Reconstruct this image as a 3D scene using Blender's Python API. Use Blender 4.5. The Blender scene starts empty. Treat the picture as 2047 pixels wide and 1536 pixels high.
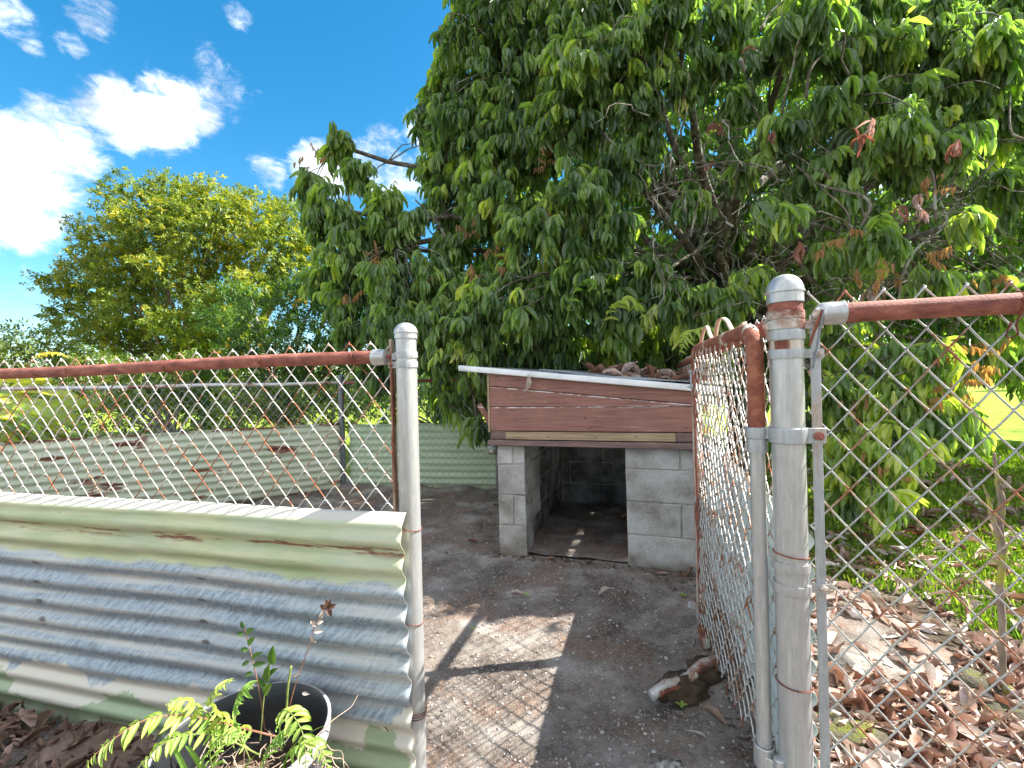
import bpy, math, random
import numpy as np
from mathutils import Vector, Matrix, noise as mnoise
R = math.radians
rng = np.random.default_rng(7)
random.seed(7)
sc = bpy.context.scene
COL = sc.collection
# ------------------------------------------------------------------ camera
HC, F, ROLL = 1.13, 900.0, R(1.4)
cam_d = bpy.data.cameras.new('camera'); cam = bpy.data.objects.new('camera', cam_d); COL.objects.link(cam)
cam_d.sensor_width = 36; cam_d.lens = 36*F/2047; cam_d.clip_start = .02; cam_d.clip_end = 3000
cam.location = (0, 0, HC)
cam.matrix_world = Matrix.Translation((0, 0, HC)) @ Matrix.Rotation(R(90), 4, 'X') @ Matrix.Rotation(-ROLL, 4, 'Z')
sc.camera = cam
# ------------------------------------------------------------------ sun, sky, exposure
SUN_AZ, SUN_EL = R(82), R(46)
sun_dir = Vector((math.sin(SUN_AZ)*math.cos(SUN_EL), math.cos(SUN_AZ)*math.cos(SUN_EL), math.sin(SUN_EL)))
sl = bpy.data.lights.new('sun', 'SUN'); sl.energy = 2.0; sl.angle = R(.5); sl.color = (1, .95, .86)
so = bpy.data.objects.new('sun', sl); COL.objects.link(so); so.rotation_euler = sun_dir.to_track_quat('Z', 'Y').to_euler()
so.location = (4, 1, 8)
sc.view_settings.view_transform = 'Standard'; sc.view_settings.look = 'None'
sc.view_settings.exposure = 3.0; sc.view_settings.gamma = 1; sc.view_settings.use_curve_mapping = False
sc.cycles.max_bounces = 8; sc.cycles.transparent_max_bounces = 4; sc.cycles.use_denoising = True
sc.cycles.sample_clamp_indirect = 6

def pray(x, y):
    """photo pixel -> world ray per metre of depth"""
    dx, dy = x-1023.5, y-768
    c, s = math.cos(ROLL), math.sin(ROLL)
    return (dx*c-dy*s)/F, (dx*s+dy*c)/F
def P(x, y, D):
    r, d = pray(x, y); return Vector((r*D, D, HC-d*D))
def G(x, y, z=0.0):
    r, d = pray(x, y); D = (HC-z)/d; return Vector((r*D, D, z))

# ------------------------------------------------------------------ node helper
class NT:
    def __init__(s, nt): s.t = nt; s.n = nt.nodes; s.l = nt.links
    def add(s, typ, ins=None, **kw):
        n = s.n.new(typ)
        for k, v in kw.items(): setattr(n, k, v)
        for k, v in (ins or {}).items(): s.set(n.inputs[k], v)
        return n
    def set(s, sock, v):
        if isinstance(v, bpy.types.NodeSocket): s.l.new(v, sock)
        else: sock.default_value = v
    def math(s, op, a, b=0.0, c=0.0, clamp=False):
        n = s.add('ShaderNodeMath', operation=op, use_clamp=clamp)
        s.set(n.inputs[0], a); s.set(n.inputs[1], b); s.set(n.inputs[2], c); return n.outputs[0]
    def vmath(s, op, a, b=None, c=None):
        n = s.add('ShaderNodeVectorMath', operation=op)
        s.set(n.inputs[0], a)
        if b is not None: s.set(n.inputs['Scale' if op == 'SCALE' else 1], b)
        return n.outputs['Value'] if op in ('DOT_PRODUCT', 'LENGTH', 'DISTANCE') else n.outputs[0]
    def mix(s, f, a, b, mode='MIX'):
        n = s.add('ShaderNodeMix', data_type='RGBA', blend_type=mode)
        s.set(n.inputs[0], f)
        for i, v in ((6, a), (7, b)):
            s.set(n.inputs[i], v if isinstance(v, bpy.types.NodeSocket) else (*v[:3], 1))
        return n.outputs[2]
    def ramp(s, f, stops, interp='LINEAR'):
        n = s.add('ShaderNodeValToRGB'); r = n.color_ramp; r.interpolation = interp
        while len(r.elements) < len(stops): r.elements.new(.5)
        for e, (p, c) in zip(r.elements, stops):
            e.position = p; e.color = (*c, 1) if isinstance(c, tuple) else (c, c, c, 1)
        s.set(n.inputs[0], f); return n.outputs[0]
    def smooth(s, v, lo, hi, a=0.0, b=1.0):
        n = s.add('ShaderNodeMapRange', interpolation_type='SMOOTHSTEP')
        for i, q in enumerate((v, lo, hi, a, b)): s.set(n.inputs[i], q)
        return n.outputs[0]
    def noise(s, vec, scale, detail=4, rough=.55, dist=0.0):
        n = s.add('ShaderNodeTexNoise', {'Scale': scale, 'Detail': detail, 'Roughness': rough, 'Distortion': dist})
        if vec is not None: s.l.new(vec, n.inputs['Vector'])
        return n.outputs[0]
    def voro(s, vec, scale, feature='F1', rand=1.0):
        n = s.add('ShaderNodeTexVoronoi', {'Scale': scale, 'Randomness': rand}, feature=feature)
        if vec is not None: s.l.new(vec, n.inputs['Vector'])
        return n
    def scalevec(s, vec, sx): return s.vmath('MULTIPLY', vec, sx)
    def bump(s, h, strength=.5, dist=.01, normal=None):
        n = s.add('ShaderNodeBump', {'Strength': strength, 'Distance': dist, 'Height': h})
        if normal is not None: s.l.new(normal, n.inputs['Normal'])
        return n.outputs[0]
def newmat(name):
    m = bpy.data.materials.new(name); m.use_nodes = True; nt = NT(m.node_tree)
    b = [n for n in m.node_tree.nodes if n.type == 'BSDF_PRINCIPLED'][0]
    pos = nt.add('ShaderNodeNewGeometry').outputs['Position']
    return m, nt, b, pos
def put(nt, b, col=None, rough=None, metal=None, normal=None, spec=None):
    for k, v in (('Base Color', col), ('Roughness', rough), ('Metallic', metal), ('Normal', normal), ('Specular IOR Level', spec)):
        if v is not None: nt.set(b.inputs[k], (*v, 1) if isinstance(v, tuple) and len(v) == 3 else v)
def simple(name, stops, scale=6, rough=.7, metal=0.0, bs=60, bst=.3, bd=.004, stretch=(1, 1, 1), detail=6, spec=.4):
    m, nt, b, pos = newmat(name)
    v = nt.scalevec(pos, stretch)
    n1 = nt.noise(v, scale, detail, .62)
    put(nt, b, nt.ramp(n1, stops), rough, metal, nt.bump(nt.noise(v, bs, 4, .6), bst, bd), spec)
    return m
RUST = [(.25, (.06, .018, .012)), (.45, (.15, .045, .028)), (.6, (.24, .075, .04)), (.8, (.34, .13, .06))]
MT = {}
def rusted(name, base, amount=.5, metal=.55, rough=.42, scale=9, streak=(1, 1, .35), base2=None, width=.05, rustramp=None):
    """metal or paint with rust that eats in by patches"""
    m, nt, b, pos = newmat(name)
    v = nt.scalevec(pos, streak)
    base2 = base2 or tuple(c*.62 for c in base)
    bc = nt.mix(nt.ramp(nt.noise(nt.scalevec(pos, (1, 1, .45)), 60, 6, .75), [(.4, 0.0), (.78, .8)]), base, base2)
    bc = nt.mix(nt.ramp(nt.noise(nt.scalevec(pos, (30, 30, 3)), 4, 4, .6), [(.5, 0.0), (.72, .6)]), bc, tuple(min(1, c*1.35) for c in base))
    f = nt.noise(v, scale, 7, .68)
    k = nt.smooth(f, 1-amount-width, 1-amount+width)
    rc = nt.ramp(nt.noise(pos, 34, 6, .7), rustramp or RUST)
    halo = nt.smooth(f, 1-amount-width*2.2, 1-amount)
    c = nt.mix(nt.math('MULTIPLY', halo, .5), bc, (.42, .24, .1))
    c = nt.mix(k, c, rc)
    put(nt, b, c, nt.math('MULTIPLY_ADD', k, .85-rough, rough), nt.math('MULTIPLY_ADD', k, -metal, metal),
        nt.bump(nt.math('ADD', nt.math('MULTIPLY', k, nt.noise(pos, 160, 4, .7)), nt.math('MULTIPLY', nt.noise(pos, 90, 3), .15)), .6, .003))
    return m
MT['galv'] = rusted('galvanised_steel', (.40, .42, .43), .34, .35, .42, 7, (1, 1, .25))
MT['galv_clean'] = rusted('clean_galvanised_steel', (.47, .475, .47), .27, .5, .36, 6, (1, 1, .2), base2=(.33, .34, .34))
MT['galv_dark'] = rusted('weathered_dark_steel', (.20, .22, .25), .36, .4, .5, 9)
MT['wire'] = rusted('rust_flecked_wire', (.66, .65, .63), .455, .3, .4, 11, (1, 1, 1), width=.04, rustramp=[(.25, (.14, .05, .025)), (.5, (.30, .10, .05)), (.75, (.45, .19, .09))])
MT['wire_grey'] = rusted('dull_grey_wire', (.38, .385, .38), .42, .4, .42, 11, (1, 1, 1), width=.04, rustramp=[(.25, (.14, .05, .025)), (.5, (.28, .10, .05)), (.75, (.42, .18, .09))])
MT['wire_rusty'] = rusted('rusty_gate_wire', (.62, .61, .59), .42, .25, .45, 13, (1, 1, 1), width=.05, rustramp=[(.25, (.16, .05, .025)), (.5, (.32, .11, .05)), (.75, (.50, .22, .10))])
MT['wire_far'] = rusted('grey_wire', (.34, .37, .39), .34, .3, .45, 11, (1, 1, 1))
MT['rail_rust'] = simple('rusted_pipe', [(.28, (.10, .032, .026)), (.42, (.22, .072, .052)), (.58, (.33, .115, .08)), (.70, (.46, .20, .14))], 26, .74, 0, 240, 1.0, .003, stretch=(.7, .7, 1.6), detail=10)
MT['rail_half'] = rusted('half_rusted_pipe', (.62, .62, .62), .44, .3, .45, 6, (.5, .5, 1))
MT['gate_rust'] = rusted('flaking_gate_pipe', (.66, .60, .52), .585, .15, .55, 8, (1, 1, .6), base2=(.56, .44, .33), width=.015, rustramp=[(.25, (.12, .035, .025)), (.5, (.25, .08, .045)), (.75, (.42, .18, .10))])
MT['gate_pale'] = rusted('pale_rust_streaked_pipe', (.58, .56, .52), .50, .25, .5, 6, (2, 2, .22), base2=(.50, .38, .22), width=.05)
MT['tie'] = simple('rusty_tie_wire', RUST, 30, .8)

# front corrugated sheet: paint above and below, bare zinc between
def sheet_mat(name, mode):
    m, nt, b, pos = newmat(name)
    sep = nt.add('ShaderNodeSeparateXYZ', {'Vector': pos}); z = sep.outputs[2]; x = sep.outputs[0]
    green = nt.mix(nt.ramp(nt.noise(nt.scalevec(pos, (1.2, 1.2, 14)), 3, 5, .6), [(.35, 0.0), (.65, 1.0)]), (.30, .37, .20), (.50, .51, .31))
    green = nt.mix(nt.ramp(nt.noise(pos, 3, 4), [(.45, 0.0), (.7, .55)]), green, (.46, .49, .41))
    if mode == 'front':
        streaks = nt.noise(nt.vmath('ADD', nt.scalevec(pos, (55, 55, 9)), nt.scalevec(nt.add('ShaderNodeCombineXYZ', {0: z, 1: z, 2: 0.0}).outputs[0], (-45, 0, 0))), 1.5, 5, .65, .6)
        zinc = nt.mix(nt.ramp(streaks, [(.38, 1.0), (.62, 0.0)]), (.33, .40, .455), (.17, .21, .25))
        zinc = nt.mix(nt.ramp(nt.noise(nt.scalevec(pos, (.8, .8, 16)), 2.2, 4, .6), [(.46, 0.0), (.66, .75)]), zinc, (.50, .49, .45))
        zinc = nt.mix(nt.ramp(nt.noise(pos, 3.2, 5, .6), [(.5, 0.0), (.68, .5)]), zinc, (.30, .34, .38))
        w = nt.math('MULTIPLY_ADD', nt.noise(nt.scalevec(pos, (1.5, 1.5, 0)), 2.2, 6, .6), .10, -.05)
        top = nt.smooth(nt.math('ADD', z, w), .588, .602)
        c = nt.mix(top, zinc, green)
        w2 = nt.math('MULTIPLY_ADD', nt.noise(nt.scalevec(pos, (1, 1, .6)), 4.0, 6, .6), .34, -.17)
        gz = nt.math('ADD', nt.noise(nt.scalevec(pos, (1, 1, 1.3)), 4.5, 7, .55), nt.math('MULTIPLY', nt.math('SUBTRACT', z, .12), -2.4))
        cream = nt.mix(nt.ramp(gz, [(.515, 0.0), (.53, 1.0)]), (.54, .51, .44), (.28, .35, .22))
        c = nt.mix(nt.smooth(nt.math('ADD', z, nt.math('MULTIPLY', nt.noise(pos, 14, 4), .006)), .765, .771), c, (.50, .48, .43))
        low = nt.smooth(nt.math('ADD', z, w2), .205, .190)
        c = nt.mix(low, c, cream)
        sp_ = nt.vmath('DOT_PRODUCT', nt.vmath('SUBTRACT', pos, (-.300, 1.286, 0)), (-.970, .243, 0))
        zq = nt.math('DIVIDE', nt.math('SUBTRACT', z, .365), .0655); zf = nt.math('MULTIPLY', nt.math('SUBTRACT', zq, nt.math('ROUND', zq)), .0655/.0085)
        sf = nt.math('DIVIDE', nt.math('MINIMUM', nt.math('ABSOLUTE', nt.math('SUBTRACT', sp_, 1.35)), nt.math('ABSOLUTE', nt.math('SUBTRACT', sp_, .656))), .019)
        dd_ = nt.math('ADD', nt.math('ADD', nt.math('MULTIPLY', zf, zf), nt.math('MULTIPLY', sf, sf)), nt.math('MULTIPLY_ADD', nt.noise(pos, 60, 3), 1.2, -.6))
        dk = nt.math('MULTIPLY', nt.smooth(dd_, 1.1, .5), nt.math('MULTIPLY', nt.smooth(z, .33, .34), nt.smooth(z, .60, .59)))
        c = nt.mix(nt.math('MULTIPLY', dk, .85), c, (.10, .10, .10))
        rz = nt.smooth(nt.math('ABSOLUTE', nt.math('SUBTRACT', z, nt.math('MULTIPLY_ADD', nt.noise(nt.scalevec(pos, (1, 1, 0)), 1.7, 3), .03, .675))), .022, .006)
        rf = nt.math('MULTIPLY', rz, nt.smooth(nt.noise(nt.scalevec(pos, (3, 3, 34)), 1.6, 6, .65), .52, .56))
        rust = nt.ramp(nt.noise(pos, 40, 5), [(.3, (.12, .05, .03)), (.7, (.30, .15, .09))])
        c = nt.mix(rf, c, rust)
        rough = nt.math('MULTIPLY_ADD', top, .12, .42)
        nt.set(b.inputs['Metallic'], nt.math('MULTIPLY', nt.math('SUBTRACT', 1.0, top), .25))
        dirt = nt.smooth(nt.math('ADD', z, nt.math('MULTIPLY', nt.noise(pos, 8, 5), .08)), .10, .03)
        c = nt.mix(nt.math('MULTIPLY', dirt, .7), c, (.09, .07, .05))
    else:
        g1, g2, amt = {'far': ((.42, .48, .34), (.60, .62, .47), .58), 'back': ((.48, .60, .40), (.62, .70, .48), .34), 'side': ((.50, .60, .58), (.62, .70, .66), .34)}[mode]
        c = nt.mix(nt.ramp(nt.noise(nt.scalevec(pos, (1, 1, 6)), 2.5, 5), [(.35, 0.0), (.65, 1.0)]), g1, g2)
        f = nt.noise(nt.scalevec(pos, (1.4, 1.4, 6)), 1.3, 7, .6)
        k = nt.smooth(f, 1-amt+.18, 1-amt+.21)
        tr = nt.math('MULTIPLY', nt.smooth(z, .715, .735), nt.smooth(nt.noise(nt.scalevec(pos, (1, 1, 2)), 2.6, 6, .7), .47, .5))
        if mode == 'far': k = nt.math('MAXIMUM', k, tr)
        c = nt.mix(k, c, nt.ramp(nt.noise(pos, 25, 5), [(.3, (.13, .045, .03)), (.7, (.27, .11, .07))]))
        sp = nt.smooth(nt.noise(nt.scalevec(pos, (1, 1, .3)), 60, 3, .6), .68, .73)
        c = nt.mix(nt.math('MULTIPLY', sp, .6), c, (.12, .09, .06))
        dirt = nt.smooth(nt.math('ADD', z, nt.math('MULTIPLY', nt.noise(pos, 8, 5), .10)), .14, .03)
        c = nt.mix(nt.math('MULTIPLY', dirt, .8), c, (.10, .08, .05))
        rough = .5
    fleck = nt.smooth(nt.noise(pos, 130, 2, .5), .70, .76)
    c = nt.mix(nt.math('MULTIPLY', fleck, .5), c, (.10, .10, .09))
    put(nt, b, c, rough, None, nt.bump(nt.math('ADD', nt.noise(nt.scalevec(pos, (20, 20, 6)), 3, 4), nt.math('MULTIPLY', nt.noise(pos, 220, 3), .3)), .25, .003))
    return m
for k in ('front', 'far', 'back', 'side'): MT['sheet_'+k] = sheet_mat('corrugated_iron_'+k, k)

def block_mat(name, soot):
    m, nt, b, pos = newmat(name)
    c = nt.ramp(nt.noise(pos, 5, 6, .6), [(.34, (.25, .23, .20)), (.46, (.42, .405, .375)), (.56, (.55, .54, .52)), (.68, (.64, .63, .61))])
    rnd = nt.add('ShaderNodeObjectInfo').outputs['Random']
    c = nt.mix(nt.math('MULTIPLY', rnd, .35), c, (.30, .30, .30))
    pit = nt.smooth(nt.math('ADD', nt.voro(pos, 130).outputs['Distance'], nt.math('MULTIPLY', nt.noise(pos, 18, 4), .35)), .30, .46)
    c = nt.mix(nt.math('MULTIPLY', nt.math('SUBTRACT', 1.0, pit), .75), c, (.10, .09, .08))
    z = nt.add('ShaderNodeSeparateXYZ', {'Vector': pos}).outputs[2]
    lo = nt.smooth(nt.math('ADD', z, nt.math('MULTIPLY', nt.noise(pos, 6, 5), .24)), .24, .08)
    c = nt.mix(nt.math('MULTIPLY', lo, .75), c, (.15, .115, .075))
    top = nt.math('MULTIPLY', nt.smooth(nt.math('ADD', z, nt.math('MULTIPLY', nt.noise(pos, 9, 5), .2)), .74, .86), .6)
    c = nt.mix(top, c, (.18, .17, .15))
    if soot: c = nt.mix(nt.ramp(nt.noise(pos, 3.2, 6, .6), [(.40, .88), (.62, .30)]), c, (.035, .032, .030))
    put(nt, b, c, .9, None, nt.bump(nt.math('ADD', nt.noise(pos, 170, 5, .7), nt.math('MULTIPLY', pit, .7)), .8, .003), .2)
    return m
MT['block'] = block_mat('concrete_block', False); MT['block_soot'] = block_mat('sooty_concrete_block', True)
MT['mortar'] = simple('mortar', [(.35, (.20, .18, .15)), (.6, (.44, .41, .37))], 14, .95, 0, 150, .8, .004)

def wood_mat(name, base, dark, wear, wear_amt=.36, grain=(1.5, 12, 46)):
    m, nt, b, pos = newmat(name)
    tc = nt.add('ShaderNodeTexCoord').outputs['Object']
    g = nt.noise(nt.scalevec(tc, grain), 2.4, 6, .65, .5)
    c = nt.mix(nt.ramp(g, [(.35, 1.0), (.6, 0.0)]), base, dark)
    c = nt.mix(nt.ramp(nt.noise(tc, 4, 4), [(.4, 0.0), (.7, .5)]), c, tuple(min(1, q*1.2) for q in base))
    wv = nt.noise(nt.scalevec(tc, (2.0, 6, 22)), 3.2, 7, .7)
    c = nt.mix(nt.smooth(wv, 1-wear_amt, 1-wear_amt+.06), c, wear)
    if name == 'faded_red_painted_wood':
        sx = nt.add('ShaderNodeSeparateXYZ', {'Vector': tc}); wob = nt.math('MULTIPLY_ADD', nt.noise(nt.scalevec(tc, (9, 0, 0)), 1.5, 6, .7), .012, -.006)
        e1 = nt.math('ABSOLUTE', nt.math('SUBTRACT', nt.math('ADD', sx.outputs[2], wob), .977))
        e2 = nt.math('ABSOLUTE', nt.math('SUBTRACT', nt.math('ADD', nt.math('ADD', sx.outputs[2], nt.math('MULTIPLY', sx.outputs[0], .107)), wob), 1.112))
        ch = nt.math('MULTIPLY', nt.smooth(nt.math('MINIMUM', e1, e2), .0055, .002), nt.smooth(nt.noise(nt.scalevec(tc, (5, 1, 26)), 2.2, 6, .7), .47, .52))
        c = nt.mix(ch, c, (.62, .58, .56))
    kn = nt.voro(nt.scalevec(tc, (1, 1, 1.6)), 7).outputs['Distance']
    c = nt.mix(nt.smooth(kn, .07, .03), c, (.06, .03, .02))
    put(nt, b, c, .78, None, nt.bump(nt.math('ADD', g, nt.math('MULTIPLY', wv, .4)), .5, .004), .3)
    return m
MT['red_wood'] = wood_mat('faded_red_painted_wood', (.29, .145, .118), (.16, .078, .062), (.50, .43, .39), .37)
MT['lintel_wood'] = wood_mat('weathered_purple_brown_wood', (.20, .13, .12), (.08, .055, .05), (.34, .25, .17), .42)
MT['raw_wood'] = wood_mat('bare_pine', (.38, .28, .18), (.20, .14, .09), (.46, .38, .28), .36)
MT['white_metal'] = simple('white_painted_metal', [(.3, (.55, .56, .56)), (.7, (.78, .79, .80))], 7, .45, 0, 50, .1)
MT['roofing'] = simple('grey_roofing_felt', [(.3, (.15, .17, .19)), (.7, (.36, .40, .44))], 5, .8, 0, 120, .6)
MT['ribbon'] = simple('faded_beige_strap', [(.3, (.40, .30, .23)), (.7, (.60, .48, .38))], 30, .8, 0, 300, .4, .001)
MT['black_pot'] = simple('black_plastic', [(.3, (.018, .02, .023)), (.6, (.04, .043, .048)), (.8, (.10, .10, .10))], 9, .38, 0, 60, .2)
MT['potsoil'] = simple('potting_soil', [(.3, (.03, .02, .014)), (.7, (.14, .09, .055))], 30, .95, 0, 60, 1, .02)
MT['moss_rock'] = simple('mossy_rock', [(.32, (.04, .037, .03)), (.48, (.10, .09, .06)), (.56, (.12, .13, .02)), (.75, (.24, .25, .04))], 8, .95, 0, 90, 1, .012)
MT['brown_stone'] = simple('brown_stone', [(.3, (.13, .085, .065)), (.6, (.24, .16, .125)), (.8, (.38, .30, .26))], 16, .85, 0, 140, .8, .006)
MT['grey_rock'] = simple('dark_rock', [(.3, (.05, .05, .05)), (.7, (.16, .15, .14))], 12, .9, 0, 90, 1, .01)
MT['pebble'] = simple('pebbles', [(.38, (.10, .08, .07)), (.5, (.26, .23, .21)), (.62, (.52, .49, .46))], 45, .8)
MT['clod'] = simple('earth_clod', [(.3, (.045, .03, .02)), (.7, (.15, .10, .06))], 22, .95, 0, 120, 1, .012)
MT['orange'] = simple('citrus_peel', [(.3, (.75, .42, .03)), (.7, (.82, .60, .06))], 4, .5)
MT['mud_green'] = simple('dark_green_hill', [(.3, (.03, .05, .015)), (.7, (.07, .10, .03))], 2, .95)  # mottled dark green

def bark_mat(name, a, b_, lichen):
    m, nt, b, pos = newmat(name)
    c = nt.ramp(nt.noise(nt.scalevec(pos, (1, 1, .5)), 22, 6, .65), [(.3, a), (.65, b_)])
    c = nt.mix(nt.smooth(nt.noise(pos, 11, 5, .6), .50, .60), c, lichen)
    put(nt, b, c, .9, None, nt.bump(nt.noise(nt.scalevec(pos, (1, 1, .4)), 60, 5, .7), .8, .01), .2)
    return m
MT['bark'] = bark_mat('grey_bark', (.06, .05, .04), (.19, .16, .13), (.30, .31, .26))
MT['bark_warm'] = bark_mat('warm_bark', (.12, .08, .06), (.30, .21, .16), (.36, .28, .22))
MT['bark_mossy'] = bark_mat('mossy_sapling_bark', (.14, .11, .09), (.32, .25, .20), (.26, .25, .05))

def leaf_mat(name, stops, trans=.35, rough=.38, tcol=(1.6, 1.7, .6), rib=1.35, spec=.5):
    m = bpy.data.materials.new(name); m.use_nodes = True; nt = NT(m.node_tree)
    b = [n for n in m.node_tree.nodes if n.type == 'BSDF_PRINCIPLED'][0]
    out = [n for n in m.node_tree.nodes if n.type == 'OUTPUT_MATERIAL'][0]
    a = nt.add('ShaderNodeAttribute', attribute_name='rnd').outputs['Fac']
    s = nt.add('ShaderNodeAttribute', attribute_name='side').outputs['Fac']
    gm = nt.add('ShaderNodeNewGeometry')
    pos = gm.outputs['Position']
    c = nt.ramp(a, stops)
    c = nt.mix(nt.ramp(nt.noise(pos, 34, 4, .6), [(.4, 0.0), (.7, .35)]), c, tuple(q*.7 for q in stops[0][1]))
    c = nt.mix(nt.smooth(s, .16, .04), c, nt.mix(1.0, c, (rib, rib, rib), 'MULTIPLY'))
    c = nt.mix(nt.math('MULTIPLY', gm.outputs['Backfacing'], .35), c, nt.mix(1.0, c, (1.6, 1.45, 1.7), 'MULTIPLY'))
    put(nt, b, c, rough, None, nt.bump(s, .25, .004), spec)
    t = nt.add('ShaderNodeBsdfTranslucent', {'Color': nt.mix(1.0, c, tcol, 'MULTIPLY')})
    mx = nt.add('ShaderNodeMixShader', {0: trans}); nt.l.new(b.outputs[0], mx.inputs[1]); nt.l.new(t.outputs[0], mx.inputs[2])
    nt.l.new(mx.outputs[0], out.inputs[0]); return m
MT['leaf_big'] = leaf_mat('glossy_drooping_leaf', [(0, (.060, .115, .050)), (.4, (.155, .245, .092)), (.7, (.26, .37, .115)), (.9, (.37, .47, .11)), (1, (.50, .53, .13))], .42, .30, (1.8, 2.1, .55), 1.35, .75)
MT['leaf_flush'] = leaf_mat('bronze_young_leaf', [(0, (.26, .14, .06)), (.5, (.38, .21, .10)), (1, (.34, .30, .10))], .4)
MT['leaf_dead'] = leaf_mat('dry_fallen_leaf', [(0, (.10, .048, .032)), (.25, (.22, .105, .066)), (.5, (.33, .22, .16)), (.75, (.43, .34, .29)), (1, (.60, .54, .49))], .12, .55, (1.3, 1, .8), 1.2, .4)
MT['leaf_dead_dark'] = leaf_mat('dark_fallen_leaf', [(0, (.07, .04, .03)), (.5, (.18, .11, .075)), (1, (.36, .26, .20))], .05, .6, (1.2, 1, .8), 1.2, .3)  # darker brown stops than the dry leaf
MT['leaf_hang_dead'] = leaf_mat('hanging_dead_leaf', [(0, (.20, .085, .055)), (.5, (.32, .17, .12)), (1, (.45, .38, .34))], .3, .6, (1.4, 1, .8))
MT['leaf_yellow'] = leaf_mat('yellow_green_leaf', [(0, (.07, .13, .02)), (.35, (.145, .22, .035)), (.7, (.27, .33, .045)), (1, (.46, .42, .05))], .35, .5, (1.6, 1.5, .5), 1.1)
MT['leaf_mid'] = leaf_mat('mid_green_leaf', [(0, (.035, .085, .020)), (.5, (.085, .17, .035)), (1, (.22, .32, .07))], .35, .45, (1.7, 1.8, .6), 1.1)
MT['leaf_hedge'] = leaf_mat('hedge_leaf', [(0, (.05, .10, .02)), (.5, (.13, .20, .04)), (1, (.32, .38, .08))], .35, .5, (1.7, 1.7, .6), 1.1)
MT['leaf_ti'] = leaf_mat('long_striped_leaf', [(0, (.20, .36, .05)), (.5, (.46, .54, .08)), (1, (.75, .70, .16))], .35, .35, (1.5, 1.5, .7), 1.3)
MT['leaf_fern'] = leaf_mat('fern_frond', [(0, (.10, .22, .04)), (.5, (.24, .40, .08)), (1, (.46, .52, .13))], .4, .45, (1.7, 1.7, .6), 1.2)
MT['leaf_fern_yellow'] = leaf_mat('yellowing_frond', [(0, (.45, .38, .04)), (1, (.70, .55, .08))], .4, .5)
MT['grass'] = leaf_mat('grass_blade', [(0, (.08, .17, .02)), (.5, (.20, .34, .035)), (.85, (.38, .48, .05)), (1, (.50, .48, .16))], .35, .5, (1.7, 1.8, .5), 1.0)
MT['stem_red'] = simple('dry_red_stem', [(.3, (.16, .06, .035)), (.7, (.36, .19, .12))], 30, .7)
MT['stem_green'] = simple('green_stem', [(.3, (.08, .13, .03)), (.7, (.30, .34, .10))], 30, .6)
MT['root'] = simple('dry_root', [(.3, (.20, .14, .10)), (.7, (.48, .38, .30))], 40, .85)

def floor_mat():
    m, nt, b, pos = newmat('packed_cinder_earth')
    c = nt.ramp(nt.noise(pos, 3.2, 8, .68), [(.36, (.075, .052, .040)), (.46, (.15, .115, .092)), (.54, (.25, .215, .185)), (.64, (.42, .375, .335))])
    redm = nt.ramp(nt.noise(nt.scalevec(pos, (1, 1.3, 1)), 2.3, 6, .62), [(.49, 0.0), (.60, .75)])
    c = nt.mix(redm, c, nt.ramp(nt.noise(pos, 26, 5, .7), [(.3, (.12, .065, .040)), (.7, (.28, .165, .105))]))
    c = nt.mix(nt.ramp(nt.noise(pos, 60, 5, .75), [(.45, 0.0), (.62, .6)]), c, (.27, .25, .24))
    v = nt.voro(pos, 85)
    k = nt.math('MULTIPLY', nt.smooth(v.outputs['Distance'], .26, .14), nt.smooth(nt.add('ShaderNodeSeparateColor', {0: v.outputs['Color']}).outputs[0], .60, .70))
    c = nt.mix(nt.math('MULTIPLY', k, .7), c, (.44, .41, .38))
    v2 = nt.voro(pos, 190)
    pm_ = nt.smooth(nt.noise(pos, 2.4, 5, .6), .42, .60)
    k2 = nt.math('MULTIPLY', nt.math('MULTIPLY', nt.smooth(v2.outputs['Distance'], .30, .15), pm_), nt.math('MULTIPLY', 1.0, nt.smooth(nt.add('ShaderNodeSeparateColor', {0: v2.outputs['Color']}).outputs[1], .66, .7)))
    c = nt.mix(k2, c, (.58, .56, .54))
    h = nt.math('ADD', nt.noise(pos, 48, 6, .72), nt.math('MULTIPLY', nt.noise(pos, 190, 4, .7), .5))
    put(nt, b, c, .85, None, nt.bump(nt.math('ADD', h, nt.math('MULTIPLY', k, .5)), .9, .012), .35)
    return m
MT['floor'] = floor_mat()
def ground_mat():
    m, nt, b, pos = newmat('lawn_and_soil')
    sep = nt.add('ShaderNodeSeparateXYZ', {'Vector': pos}); x, y = sep.outputs[0], sep.outputs[1]
    g = nt.ramp(nt.noise(pos, 2.6, 10, .78), [(.36, (.10, .15, .02)), (.5, (.24, .34, .035)), (.62, (.40, .45, .06))])
    soil = nt.ramp(nt.noise(pos, 9, 8, .7), [(.3, (.045, .032, .024)), (.5, (.13, .10, .075)), (.7, (.28, .23, .18))])
    # soil close in and under the big tree, lawn beyond
    d = nt.math('ADD', nt.math('ADD', nt.math('MULTIPLY', y, .72), nt.math('MULTIPLY', x, .42)), nt.math('MULTIPLY_ADD', nt.noise(pos, 1.1, 5, .6), 1.6, -.8))
    k = nt.smooth(d, 2.6, 2.95)
    c = nt.mix(k, soil, g)
    put(nt, b, c, .95, None, nt.bump(nt.noise(pos, 40, 6, .75), 1.0, .03), .15)
    return m
MT['ground'] = ground_mat()

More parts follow.
